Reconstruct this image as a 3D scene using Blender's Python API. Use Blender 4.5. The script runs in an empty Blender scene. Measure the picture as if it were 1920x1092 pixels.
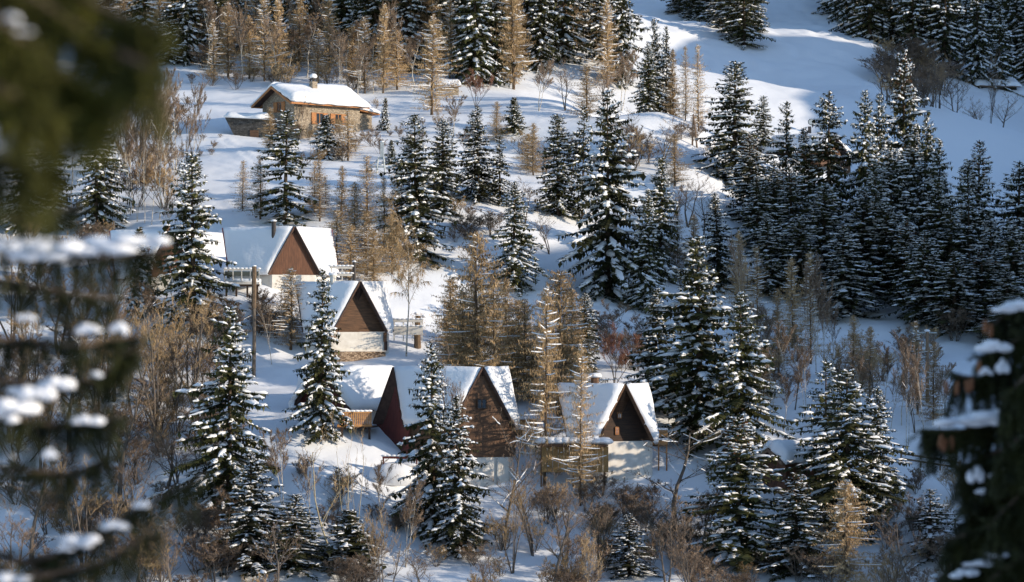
import bpy, math, random
import numpy as np
from mathutils import Vector, Matrix

# ------------------------------------------------------------------ camera, world, sun
SC = bpy.context.scene
COL = SC.collection
R = math.radians
F = 5400.0                     # focal length in pixels of the 1920 wide photograph
PITCH = math.atan((650 - 546) / F)

cam_d = bpy.data.cameras.new('camera')
cam_d.sensor_width = 36.0
cam_d.lens = F / 1920 * 36.0
cam_d.clip_start = 0.3
cam_d.clip_end = 4000
cam_d.dof.use_dof = True
cam_d.dof.focus_distance = 300.0
cam_d.dof.aperture_fstop = 5.6
cam = bpy.data.objects.new('camera', cam_d)
cam.location = (0, 0, 0)
cam.rotation_euler = (math.pi / 2 + PITCH, 0, 0)
COL.objects.link(cam)
SC.camera = cam

SUN_EL, SUN_TOW = R(13.5), R(18)        # elevation; angle from +x turned towards the camera
to_sun = Vector((math.cos(SUN_EL) * math.cos(SUN_TOW), -math.cos(SUN_EL) * math.sin(SUN_TOW), math.sin(SUN_EL)))
world = bpy.data.worlds.new('World')
SC.world = world
world.use_nodes = True
wn = world.node_tree
for n in list(wn.nodes):
    wn.nodes.remove(n)
wo = wn.nodes.new('ShaderNodeOutputWorld')
wb = wn.nodes.new('ShaderNodeBackground')
ws = wn.nodes.new('ShaderNodeTexSky')
ws.sky_type = 'NISHITA'
ws.sun_disc = False
ws.sun_elevation = SUN_EL
ws.sun_rotation = math.atan2(to_sun.x, to_sun.y)
ws.altitude = 1500
ws.dust_density = 0.6
ws.ozone_density = 1.6
wb.inputs['Strength'].default_value = 0.15
wn.links.new(ws.outputs[0], wb.inputs['Color'])
wn.links.new(wb.outputs[0], wo.inputs['Surface'])

sun_d = bpy.data.lights.new('sun', 'SUN')
sun_d.energy = 3.4
sun_d.angle = R(0.55)
sun_d.color = (1.0, 0.86, 0.68)
sun = bpy.data.objects.new('sun', sun_d)
sun.rotation_euler = to_sun.to_track_quat('Z', 'Y').to_euler()
sun.location = (60, 150, 80)
COL.objects.link(sun)

SC.view_settings.view_transform = 'Standard'
SC.view_settings.look = 'None'
SC.view_settings.exposure = 0.65
SC.view_settings.gamma = 1.0
SC.view_settings.use_curve_mapping = False
SC.cycles.max_bounces = 5
SC.cycles.diffuse_bounces = 2
SC.cycles.transparent_max_bounces = 4
SC.cycles.use_denoising = True

# ------------------------------------------------------------------ materials
def nt(name):
    m = bpy.data.materials.new(name)
    m.use_nodes = True
    t = m.node_tree
    b = t.nodes['Principled BSDF']
    return m, t, b

def ramp(t, fac, stops):
    r = t.nodes.new('ShaderNodeValToRGB')
    e = r.color_ramp.elements
    while len(e) < len(stops):
        e.new(0.5)
    for i, (p, c) in enumerate(stops):
        e[i].position = p
        e[i].color = (*c, 1)
    t.links.new(fac, r.inputs[0])
    return r.outputs[0]

def noise(t, scale, detail=4, vec=None, dist=0.0):
    n = t.nodes.new('ShaderNodeTexNoise')
    n.inputs['Scale'].default_value = scale
    n.inputs['Detail'].default_value = detail
    n.inputs['Distortion'].default_value = dist
    if vec is not None:
        t.links.new(vec, n.inputs['Vector'])
    return n.outputs[0]

def coords(t, kind='Object', scale=(1, 1, 1), rot=(0, 0, 0)):
    c = t.nodes.new('ShaderNodeTexCoord')
    m = t.nodes.new('ShaderNodeMapping')
    m.inputs['Scale'].default_value = scale
    m.inputs['Rotation'].default_value = rot
    t.links.new(c.outputs[kind], m.inputs['Vector'])
    return m.outputs[0]

def bump(t, b, h, strength, dist):
    n = t.nodes.new('ShaderNodeBump')
    n.inputs['Strength'].default_value = strength
    n.inputs['Distance'].default_value = dist
    t.links.new(h, n.inputs['Height'])
    t.links.new(n.outputs[0], b.inputs['Normal'])

M = {}
def simple(name, c1, c2, scale=3.0, rough=0.8, sc=(1, 1, 1), bstr=0.3, bdist=0.02, spec=0.3, rand=0.0):
    m, t, b = nt(name)
    v = coords(t, 'Object', sc)
    f = noise(t, scale, 5, v)
    col = ramp(t, f, [(0.3, c1), (0.7, c2)])
    if rand:
        oi = t.nodes.new('ShaderNodeObjectInfo')
        hs = t.nodes.new('ShaderNodeHueSaturation')
        mr = t.nodes.new('ShaderNodeMapRange')
        mr.inputs['To Min'].default_value = 1 - rand
        mr.inputs['To Max'].default_value = 1 + rand
        t.links.new(oi.outputs['Random'], mr.inputs['Value'])
        t.links.new(mr.outputs[0], hs.inputs['Value'])
        t.links.new(col, hs.inputs['Color'])
        col = hs.outputs[0]
    t.links.new(col, b.inputs['Base Color'])
    b.inputs['Roughness'].default_value = rough
    b.inputs['Specular IOR Level'].default_value = spec
    if bstr:
        bump(t, b, f, bstr, bdist)
    M[name] = m
    return m

# ground snow: soft drifts, small lumps and wind crust
m, t, b = nt('snow_ground')
v = coords(t, 'Object')
n1 = noise(t, 0.9, 6, v, 0.4)
n2 = noise(t, 5.0, 3, v)
ad = t.nodes.new('ShaderNodeMath'); ad.operation = 'MULTIPLY_ADD'
ad.inputs[1].default_value = 0.22
t.links.new(n2, ad.inputs[0]); t.links.new(n1, ad.inputs[2])
b.inputs['Base Color'].default_value = (0.87, 0.885, 0.91, 1)
b.inputs['Roughness'].default_value = 0.65
b.inputs['Specular IOR Level'].default_value = 0.25
bump(t, b, ad.outputs[0], 0.4, 0.12)
M['snow_ground'] = m
m, t, b = nt('snow')
v = coords(t, 'Object')
b.inputs['Base Color'].default_value = (0.88, 0.89, 0.91, 1)
b.inputs['Roughness'].default_value = 0.6
b.inputs['Specular IOR Level'].default_value = 0.25
bump(t, b, noise(t, 2.2, 5, v), 0.35, 0.12)
M['snow'] = m

simple('needles', (0.012, 0.017, 0.006), (0.078, 0.076, 0.02), 1.3, 0.75, bstr=0, rand=0.4)
simple('near_needles', (0.01, 0.014, 0.003), (0.045, 0.05, 0.01), 14.0, 0.6, bstr=0)  # dark spruce green, with the boughs' shade put into the colour
simple('bark', (0.05, 0.035, 0.025), (0.14, 0.1, 0.07), 9.0, 0.9, (1, 1, 0.3), 0.5, 0.03)
simple('larch_twigs', (0.27, 0.18, 0.09), (0.53, 0.37, 0.2), 0.8, 0.8, bstr=0, rand=0.3)
simple('larch_bark', (0.09, 0.06, 0.04), (0.2, 0.14, 0.09), 9.0, 0.9, (1, 1, 0.3), 0.5, 0.03)
simple('brown_twigs', (0.14, 0.098, 0.068), (0.33, 0.235, 0.16), 0.9, 0.85, bstr=0, rand=0.3)
simple('russet_twigs', (0.19, 0.085, 0.055), (0.34, 0.17, 0.11), 0.9, 0.85, bstr=0, rand=0.2)
simple('pale_bark', (0.26, 0.21, 0.13), (0.5, 0.43, 0.28), 4.0, 0.8, (1, 1, 0.5), 0.3, 0.02)
simple('grey_bark', (0.07, 0.055, 0.045), (0.18, 0.15, 0.12), 6.0, 0.9, (1, 1, 0.3), 0.4, 0.02)
m, t, b = nt('birch_bark')
v = coords(t, 'Object', (2, 2, 3.5))
f = noise(t, 1.2, 4, v)
t.links.new(ramp(t, f, [(0.36, (0.06, 0.05, 0.04)), (0.43, (0.52, 0.46, 0.38)), (0.75, (0.66, 0.6, 0.5))]), b.inputs['Base Color'])
b.inputs['Roughness'].default_value = 0.7
M['birch_bark'] = m
simple('lit_needles', (0.03, 0.034, 0.005), (0.12, 0.115, 0.016), 14.0, 0.6, bstr=0)  # brighter copy of near_needles: sunlight on the bough put into the colour
simple('cone', (0.14, 0.055, 0.025), (0.32, 0.14, 0.06), 20.0, 0.7, bstr=0)

def planks(name, c1, c2, pitch, axis):
    """timber with board joints along one object axis"""
    m, t, b = nt(name)
    v = coords(t, 'Object')
    w = t.nodes.new('ShaderNodeTexWave')
    w.wave_type = 'BANDS'; w.bands_direction = axis; w.wave_profile = 'SAW'
    w.inputs['Scale'].default_value = 1.0 / pitch * 0.314
    w.inputs['Distortion'].default_value = 0.15
    t.links.new(v, w.inputs['Vector'])
    sc = {'X': (6, 1, 1), 'Y': (1, 6, 1), 'Z': (1, 1, 6)}[axis]
    v2 = coords(t, 'Object', sc)
    f = noise(t, 1.1, 6, v2)
    mx = t.nodes.new('ShaderNodeMix'); mx.data_type = 'RGBA'; mx.blend_type = 'MULTIPLY'
    mx.inputs[0].default_value = 0.65
    t.links.new(ramp(t, f, [(0.3, c1), (0.72, c2)]), mx.inputs[6])
    t.links.new(ramp(t, w.outputs[0], [(0.0, (0.15, 0.15, 0.15)), (0.12, (1, 1, 1)), (1.0, (0.8, 0.8, 0.8))]), mx.inputs[7])
    t.links.new(mx.outputs[2], b.inputs['Base Color'])
    b.inputs['Roughness'].default_value = 0.75
    bump(t, b, w.outputs[0], 0.5, 0.03)
    M[name] = m
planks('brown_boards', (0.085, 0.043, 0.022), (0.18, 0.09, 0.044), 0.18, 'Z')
planks('rust_boards', (0.1, 0.042, 0.022), (0.2, 0.085, 0.042), 0.2, 'X')
planks('red_boards', (0.09, 0.017, 0.012), (0.17, 0.034, 0.024), 0.2, 'X')
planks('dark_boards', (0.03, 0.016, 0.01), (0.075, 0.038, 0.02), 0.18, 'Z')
planks('honey_boards', (0.36, 0.17, 0.06), (0.58, 0.3, 0.11), 0.16, 'Z')
simple('roof_red', (0.2, 0.02, 0.025), (0.3, 0.04, 0.04), 3, 0.6, bstr=0)
simple('roof_dark', (0.05, 0.03, 0.025), (0.1, 0.06, 0.045), 3, 0.7, bstr=0.2)
simple('plaster', (0.62, 0.57, 0.5), (0.78, 0.74, 0.67), 1.6, 0.85, bstr=0.2)
simple('metal_dark', (0.035, 0.03, 0.03), (0.07, 0.06, 0.055), 4, 0.5, bstr=0)
simple('metal_grey', (0.32, 0.36, 0.37), (0.48, 0.52, 0.53), 4, 0.45, bstr=0)
simple('pole_wood', (0.14, 0.09, 0.06), (0.27, 0.19, 0.13), 5, 0.85, (1, 1, 0.2), 0.3)
simple('porcelain', (0.75, 0.75, 0.75), (0.85, 0.85, 0.85), 5, 0.3, bstr=0)
simple('wicker', (0.28, 0.16, 0.06), (0.5, 0.31, 0.13), 9, 0.8, (1, 1, 1.5))
simple('orange_wood', (0.3, 0.12, 0.042), (0.46, 0.21, 0.08), 5, 0.7, (1, 1, 1), 0.2)
simple('logs', (0.16, 0.1, 0.06), (0.46, 0.33, 0.22), 11, 0.85)
m, t, b = nt('glass')
b.inputs['Base Color'].default_value = (0.02, 0.025, 0.03, 1)
b.inputs['Roughness'].default_value = 0.08
b.inputs['Specular IOR Level'].default_value = 0.8
M['glass'] = m

def rubble(name, c1, c2, scale):
    m, t, b = nt(name)
    v = coords(t, 'Object', (1, 1, 2.2))
    vo = t.nodes.new('ShaderNodeTexVoronoi'); vo.inputs['Scale'].default_value = scale
    t.links.new(v, vo.inputs['Vector'])
    ve = t.nodes.new('ShaderNodeTexVoronoi'); ve.feature = 'DISTANCE_TO_EDGE'; ve.inputs['Scale'].default_value = scale
    t.links.new(v, ve.inputs['Vector'])
    sp = t.nodes.new('ShaderNodeSeparateColor')
    t.links.new(vo.outputs['Color'], sp.inputs[0])
    mx = t.nodes.new('ShaderNodeMix'); mx.data_type = 'RGBA'; mx.blend_type = 'MULTIPLY'; mx.inputs[0].default_value = 0.8
    t.links.new(ramp(t, sp.outputs[0], [(0.1, c1), (0.9, c2)]), mx.inputs[6])
    t.links.new(ramp(t, ve.outputs['Distance'], [(0.0, (0.3, 0.3, 0.3)), (0.12, (1, 1, 1))]), mx.inputs[7])
    t.links.new(mx.outputs[2], b.inputs['Base Color'])
    b.inputs['Roughness'].default_value = 0.9
    bump(t, b, ve.outputs['Distance'], 0.6, 0.06)
    M[name] = m
rubble('stone_wall', (0.24, 0.19, 0.14), (0.42, 0.345, 0.255), 3.6)
rubble('dark_stone', (0.04, 0.037, 0.034), (0.1, 0.094, 0.088), 3.2)
rubble('log_ends', (0.14, 0.085, 0.05), (0.5, 0.36, 0.24), 4.5)

# ------------------------------------------------------------------ mesh and object helpers
class MB:
    def __init__(s):
        s.v = []; s.f = []
    def add(s, vs, fs):
        o = len(s.v)
        s.v.extend([tuple(p) for p in vs])
        s.f.extend([tuple(i + o for i in f) for f in fs])
    def box(s, c, size, rz=0.0, taper=1.0):
        cx, cy, cz = c; a, b_, h = [q / 2 for q in size]
        ca, sa = math.cos(rz), math.sin(rz)
        vs = []
        for k, z in ((1.0, -h), (taper, h)):
            for x, y in ((-a, -b_), (a, -b_), (a, b_), (-a, b_)):
                x, y = x * k, y * k
                vs.append((cx + x * ca - y * sa, cy + x * sa + y * ca, cz + z))
        s.add(vs, [(3, 2, 1, 0), (4, 5, 6, 7), (0, 1, 5, 4), (1, 2, 6, 5), (2, 3, 7, 6), (3, 0, 4, 7)])
    def beam(s, p, q, w, h, up=(0, 0, 1)):
        p, q = Vector(p), Vector(q)
        d = (q - p).normalized(); upv = Vector(up)
        x = d.cross(upv)
        if x.length < 1e-4:
            x = d.cross(Vector((0, 1, 0)))
        x.normalize(); u = x.cross(d).normalized()
        vs = []
        for e in (p, q):
            for sx, su in ((-1, -1), (1, -1), (1, 1), (-1, 1)):
                vs.append(e + x * (sx * w / 2) + u * (su * h / 2))
        s.add(vs, [(3, 2, 1, 0), (4, 5, 6, 7), (0, 1, 5, 4), (1, 2, 6, 5), (2, 3, 7, 6), (3, 0, 4, 7)])
    def tube(s, pts, rads, n=6, cap=True):
        pts = [Vector(p) for p in pts]
        rings = []
        for i, p in enumerate(pts):
            d = (pts[min(i + 1, len(pts) - 1)] - pts[max(i - 1, 0)])
            d = d.normalized() if d.length > 1e-9 else Vector((0, 0, 1))
            a = d.cross(Vector((0.31, 0.95, 0.05))); a.normalize(); c = d.cross(a)
            rings.append([p + (a * math.cos(2 * math.pi * k / n) + c * math.sin(2 * math.pi * k / n)) * rads[i] for k in range(n)])
        vs = [q for r in rings for q in r]
        fs = []
        for i in range(len(pts) - 1):
            for k in range(n):
                k2 = (k + 1) % n
                fs.append((i * n + k, i * n + k2, (i + 1) * n + k2, (i + 1) * n + k))
        if cap:
            fs.append(tuple(range(n - 1, -1, -1))); fs.append(tuple(range((len(pts) - 1) * n, len(pts) * n)))
        s.add(vs, fs)
    def prism(s, poly, z0, z1):
        n = len(poly)
        vs = [(x, y, z0) for x, y in poly] + [(x, y, z1) for x, y in poly]
        s.add(vs, [tuple(range(n - 1, -1, -1)), tuple(range(n, 2 * n))] + [(i, (i + 1) % n, n + (i + 1) % n, n + i) for i in range(n)])
    def slab(s, poly, off):
        """closed plate: 3D polygon and the same polygon moved by off"""
        n = len(poly); off = Vector(off)
        vs = [Vector(p) for p in poly] + [Vector(p) + off for p in poly]
        s.add(vs, [tuple(range(n)), tuple(range(2 * n - 1, n - 1, -1))] + [((i + 1) % n, i, n + i, n + (i + 1) % n) for i in range(n)])
    def mesh(s, name, mat, smooth=False):
        me = bpy.data.meshes.new(name)
        me.from_pydata(s.v, [], s.f)
        me.materials.append(M[mat])
        if smooth:
            me.polygons.foreach_set('use_smooth', [True] * len(me.polygons))
        me.update()
        return me
    def build(s, name, mat, parent=None, smooth=False):
        o = bpy.data.objects.new(name, s.mesh(name, mat, smooth))
        COL.objects.link(o)
        o.parent = parent
        return o

def link_mesh(name, me, parent=None):
    o = bpy.data.objects.new(name, me)
    COL.objects.link(o)
    o.parent = parent
    return o

def thing(name, label, cat, loc=(0, 0, 0), rz=0.0, group=None):
    o = bpy.data.objects.new(name, None)
    o.empty_display_size = 0.5
    COL.objects.link(o)
    o.location = loc
    o.rotation_euler = (0, 0, rz)
    o['label'] = label; o['category'] = cat
    if group:
        o['group'] = group
    return o

def tag(o, label, cat, group=None):
    o['label'] = label; o['category'] = cat
    if group:
        o['group'] = group
    return o

def snow_quad(mb, a, b_, c, d, th, nrm, nu=10, nv=8, seed=0, edge=0.18, wob=0.25):
    """a blanket of snow on the quad a-b-c-d (a,b at the ridge), th thick, rounded at its rim, closed below"""
    rs = np.random.RandomState(seed)
    a, b_, c, d, nrm = [Vector(q) for q in (a, b_, c, d, nrm)]
    g = rs.rand(nv + 1, nu + 1); ev = rs.rand(nu + 1); lf = rs.rand(4) * 6
    for i in range(1, nu):
        ev[i] = (ev[i - 1] + ev[i] + ev[i + 1]) / 3
    dn = (d - a).normalized(); ln = (b_ - a).normalized()
    top = []; bot = []
    for j in range(nv + 1):
        vv = j / nv
        for i in range(nu + 1):
            uu = i / nu
            p = (a * (1 - uu) + b_ * uu) * (1 - vv) + (d * (1 - uu) + c * uu) * vv
            e = min(uu, 1 - uu, (1 - vv)) / edge
            if j == nv:
                p = p + dn * (th * (ev[i] * 1.1 - .25))
            if i in (0, nu):
                p = p + ln * (th * .3 * (rs.rand() - .5))
            sag = 1 + .28 * math.sin(uu * 5 + lf[0]) * math.sin(vv * 4 + lf[1]) + .3 * vv * vv
            k = math.sqrt(max(0.0, 1 - (1 - min(e, 1.0)) ** 2)) * 0.75 + 0.25
            top.append(p + nrm * (th * k * sag * (1 - wob / 2 + wob * g[j][i]) + 0.02))
            bot.append(p + nrm * 0.012)
    W = nu + 1; N = len(top)
    fs = []
    for j in range(nv):
        for i in range(nu):
            q = j * W + i
            fs.append((q, q + W, q + W + 1, q + 1))
            fs.append((N + q, N + q + 1, N + q + W + 1, N + q + W))
    rim = [i for i in range(W)] + [j * W + nu for j in range(1, nv + 1)] + [nv * W + i for i in range(nu - 1, -1, -1)] + [j * W for j in range(nv - 1, 0, -1)]
    for k in range(len(rim)):
        p, q = rim[k], rim[(k + 1) % len(rim)]
        fs.append((p, q, N + q, N + p))
    mb.add(top + bot, fs)

def blob(mb, c, r, seed=0, nlat=4, nlon=8, wob=0.25):
    """lumpy closed snow pillow"""
    rs = np.random.RandomState(seed)
    c = Vector(c); rx, ry, rz = r
    vs = [c + Vector((0, 0, rz))]
    for i in range(1, nlat):
        th = math.pi * i / nlat
        for k in range(nlon):
            ph = 2 * math.pi * k / nlon
            q = 1 - wob / 2 + wob * rs.rand()
            vs.append(c + Vector((rx * math.sin(th) * math.cos(ph) * q, ry * math.sin(th) * math.sin(ph) * q, rz * math.cos(th) * (0.6 if i > nlat / 2 else 1) * q)))
    vs.append(c + Vector((0, 0, -rz * 0.6)))
    fs = [(0, 1 + k, 1 + (k + 1) % nlon) for k in range(nlon)]
    for i in range(nlat - 2):
        for k in range(nlon):
            p = 1 + i * nlon + k; q = 1 + i * nlon + (k + 1) % nlon
            fs.append((p, p + nlon, q + nlon, q))
    l = len(vs) - 1; s0 = 1 + (nlat - 2) * nlon
    fs += [(l, s0 + (k + 1) % nlon, s0 + k) for k in range(nlon)]
    mb.add(vs, fs)

# ------------------------------------------------------------------ pixel rays
CP, SP = math.cos(PITCH), math.sin(PITCH)
def at(px, row, D):
    """world point on the ray of a photo pixel at depth y = D"""
    u = (px - 960) / F; v = (546 - row) / F
    y = CP - v * SP; z = SP + v * CP
    return Vector((u / y * D, D, z / y * D))
# ------------------------------------------------------------------ terrain: one sheet of snow
def vnoise(x, y, seed):
    x = np.asarray(x, float); y = np.asarray(y, float)
    xi = np.floor(x).astype(np.int64); yi = np.floor(y).astype(np.int64)
    fx = x - xi; fy = y - yi
    fx = fx * fx * (3 - 2 * fx); fy = fy * fy * (3 - 2 * fy)
    def hsh(a, b_):
        n = (a * 374761393 + b_ * 668265263 + seed * 1442695041) & 0x7fffffff
        n = ((n ^ (n >> 13)) * 1274126177) & 0x7fffffff
        return ((n ^ (n >> 16)) & 0xffff) / 65535.0
    return (hsh(xi, yi) * (1 - fx) * (1 - fy) + hsh(xi + 1, yi) * fx * (1 - fy) + hsh(xi, yi + 1) * (1 - fx) * fy + hsh(xi + 1, yi + 1) * fx * fy)

PIX = [  # photo column, row, distance of ground seen there
    (-150, 1092, 258), (200, 1092, 258), (600, 1092, 259), (1000, 1092, 260), (1500, 1092, 261), (2050, 1092, 261),
    (100, 985, 272), (850, 918, 280), (1180, 892, 282), (640, 812, 283), (600, 795, 283.5), (725, 845, 281), (1480, 905, 282), (1780, 890, 284), (2050, 900, 282),
    (250, 820, 286), (1000, 790, 291), (1650, 800, 294), (1850, 790, 295),
    (690, 676, 307), (800, 665, 309), (560, 668, 307), (350, 640, 309), (150, 640, 309), (-150, 640, 306),
    (520, 534, 321), (450, 542, 318), (330, 548, 323), (620, 540, 323), (900, 640, 318), (1160, 600, 330), (1050, 560, 334), (1400, 660, 322), (1600, 690, 322), (1750, 690, 322), (2050, 680, 322),
    (100, 430, 350), (460, 410, 349), (-150, 430, 348), (700, 440, 342), (850, 420, 348), (1000, 470, 347), (1300, 560, 345), (1600, 560, 352), (1900, 560, 354),
    (420, 255, 396), (600, 250, 400), (690, 245, 402), (720, 270, 394), (300, 270, 394), (60, 280, 392), (850, 285, 390), (1000, 300, 392), (1150, 310, 388), (1330, 330, 386), (1500, 420, 392),
    (900, 190, 425), (1080, 200, 424), (1240, 215, 412), (1330, 275, 400), (700, 165, 438), (300, 130, 456), (500, 125, 460), (50, 120, 462), (800, 130, 455),
    (1450, 290, 425), (1600, 330, 440), (1880, 385, 446), (1880, 320, 470), (1700, 260, 470), (2050, 330, 460),
    (1480, 200, 540), (1640, 165, 538), (1750, 205, 510), (1850, 231, 505), (1400, 100, 635), (1560, 60, 625), (1640, 100, 588), (1250, 40, 710), (1400, 0, 725), (1180, 0, 745), (1150, -60, 800),
    (1900, 170, 600), (1830, 180, 590), (1750, 110, 640), (1920, 60, 690), (1700, 0, 730), (1500, -60, 760),
    (900, 60, 500), (600, 40, 505), (200, 40, 505), (1050, 90, 480), (700, -40, 560), (200, -40, 560), (1000, -20, 560),
]
XYZ = [tuple(at(*q)) for q in PIX] + [
    (-240, 230, -26), (-240, 320, 6), (-240, 420, 36), (-240, 600, 92), (-240, 900, 190),
    (-90, 700, 95), (0, 800, 120), (-60, 950, 190), (80, 950, 150), (170, 760, 90), (170, 500, 40), (140, 380, 16), (140, 300, -6), (140, 240, -22),
    (0, 0, -2.0), (-60, 0, 2), (60, 0, 2), (0, 25, -6), (-40, 40, -9), (40, 40, -9), (0, 90, -26), (0, 160, -46), (-100, 160, -46), (100, 160, -46), (0, 220, -37), (-120, 220, -36), (110, 220, -36), (0, -60, 12),
    (19, 418, 28.0), (27, 425, 27.0), (22, 432, 28.5), (76, 530, 40.0), (83, 545, 41.5),
]
PTS = np.array(XYZ)
_s = 100.0
def _phi(r2):
    return 0.5 * r2 * np.log(r2 + 1e-12)
_n = len(PTS)
_A = np.zeros((_n + 3, _n + 3))
_d = ((PTS[:, None, :2] - PTS[None, :, :2]) / _s)
_A[:_n, :_n] = _phi((_d ** 2).sum(-1)) + np.eye(_n) * 2e-4
_A[:_n, _n] = 1; _A[:_n, _n + 1:] = PTS[:, :2] / _s
_A[_n:, :_n] = _A[:_n, _n:].T
_w = np.linalg.solve(_A, np.concatenate([PTS[:, 2], np.zeros(3)]))

def hgt(x, y, fine=True):
    x = np.atleast_1d(np.asarray(x, float)); y = np.atleast_1d(np.asarray(y, float))
    z = _w[_n] + _w[_n + 1] * x / _s + _w[_n + 2] * y / _s
    for k in range(_n):
        r2 = ((x - PTS[k, 0]) ** 2 + (y - PTS[k, 1]) ** 2) / _s ** 2
        z = z + _w[k] * _phi(r2)
    # unseen hillside right of the frame, crest shaped to shade the far slope
    x0 = np.maximum(80.0, 0.19 * y + 8)
    q = np.clip((x - x0) / 130.0, 0, 1); q = q * q * (3 - 2 * q)
    crest = np.interp(y, [150, 217, 240, 262, 277, 310, 335, 370, 400, 450, 485, 520, 546, 575, 605, 700, 1000], [12, 25, 33, 52, 61, 64, 62, 63, 72, 88, 105, 113, 100, 116, 140, 190, 280]) + 4 * (vnoise(y / 9, y * 0, 11) - .5)
    z = z * (1 - q) + np.maximum(z, crest) * q
    if fine:
        am = np.where((y > 470) & (x > 15), 0.35, 1.0) * np.where(y < 200, 0.3, 1.0)
        z = z + am * (0.8 * (vnoise(x / 11, y / 11, 1) - .5) + np.where(y < 340, .45, .25) * (vnoise(x / 3.4, y / 3.4, 2) - .5) + np.where(y < 340, .16, .08) * (vnoise(x / 1.3, y / 1.3, 3) - .5))
        far = np.clip((y - 470) / 60, 0, 1) * np.clip((x - 10) / 10, 0, 1)
        z = z + far * (0.7 * (vnoise(x / 5 + y / 9, y / 4, 5) - .5) + 0.5 * (vnoise(x / 2.2, y / 2.0, 6) - .5) + np.exp(-((y - 605) / 28) ** 2) * 1.1 * (vnoise(x / 3.5 + y / 9, y / 5, 8) - .5))
    return z

def gz(x, y):
    return float(hgt(x, y)[0])

_DS = np.arange(225.0, 900.0, 1.0)
def ground(px, row):
    """first ground point along the ray of a photo pixel"""
    p = at(px, row, 1.0)
    zz = hgt(p.x * _DS, _DS, False)
    k = np.argmax(p.z * _DS < zz)
    D = _DS[k]
    return Vector((p.x * D, D, gz(p.x * D, D)))

def axis(segs):
    out = []
    for a, b_, st in segs:
        out += list(np.arange(a, b_, st))
    return np.array(out + [segs[-1][1]])
gx = axis([(-420, -130, 10), (-130, -80, 3), (-80, 85, 0.5), (85, 130, 2), (130, 520, 10)])
gy = axis([(-90, 220, 5), (220, 256, 2), (256, 345, 0.5), (345, 430, 0.5), (430, 760, 1.5), (760, 1000, 8)])
GX, GY = np.meshgrid(gx, gy)
GZ = hgt(GX.ravel(), GY.ravel())
# ski tracks, footpaths and the ploughed lines on the piste pressed into the snow
for way, dep, wid in (
        ([(455, 425), (447, 400), (440, 380), (455, 350), (478, 322), (470, 297), (440, 277), (412, 262)], .3, .5),
        ([(478, 420), (470, 396), (479, 370), (492, 340), (484, 310)], .22, .45),
        ([(390, 300), (430, 312), (490, 320), (540, 330)], .18, .5),
        ([(470, 640), (520, 690), (590, 700), (680, 690), (780, 690)], .3, .6),
        ([(700, 900), (760, 925), (850, 935), (960, 930)], .3, .6),
        ([(1020, 566), (1090, 570), (1150, 592), (1215, 606)], .5, 1.0),
        ([(1400, 128), (1480, 142), (1560, 148), (1640, 156)], .5, 1.2), ([(1390, 150), (1480, 158), (1600, 164)], .5, 1.2),
        ([(1420, 110), (1500, 122), (1590, 132)], .4, 1.2), ([(1470, 195), (1540, 200), (1620, 190)], .4, 1.0), ([(1870, 340), (1920, 352)], .3, .9)):
    q = [ground(*w) for w in way]
    for a, b_ in zip(q[:-1], q[1:]):
        m_ = max(2, int((b_ - a).length / .5))
        for i in range(m_):
            c = a.lerp(b_, i / m_)
            cx_ = c.x + .35 * math.sin(c.y * .8) ; jx = np.searchsorted(gx, [cx_ - 3, cx_ + 3]); jy = np.searchsorted(gy, [c.y - 3, c.y + 3])
            sub = GZ.reshape(len(gy), len(gx))[jy[0]:jy[1], jx[0]:jx[1]]
            r2 = ((GX[jy[0]:jy[1], jx[0]:jx[1]] - cx_) ** 2 + (GY[jy[0]:jy[1], jx[0]:jx[1]] - c.y) ** 2) / wid ** 2
            sub -= dep * .5 / wid * .6 * (np.exp(-r2) - .55 * np.exp(-r2 / 3.5))
nx, ny = len(gx), len(gy)
me = bpy.data.meshes.new('snowy_hillside')
me.vertices.add(nx * ny)
me.vertices.foreach_set('co', np.stack([GX.ravel(), GY.ravel(), GZ], 1).ravel())
ii = (np.arange(ny - 1)[:, None] * nx + np.arange(nx - 1)[None, :]).ravel()
quads = np.stack([ii, ii + 1, ii + nx + 1, ii + nx], 1)
nf = len(quads)
me.loops.add(nf * 4); me.loops.foreach_set('vertex_index', quads.ravel())
me.polygons.add(nf)
me.polygons.foreach_set('loop_start', np.arange(0, nf * 4, 4))
me.polygons.foreach_set('use_smooth', np.ones(nf, bool))
me.update(calc_edges=True)
me.materials.append(M['snow_ground'])
g = link_mesh('snowy_hillside', me)
g['kind'] = 'structure'
# ------------------------------------------------------------------ A-frame chalets
def V3(h, z):
    return Vector((h[0], h[1], z))

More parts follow.
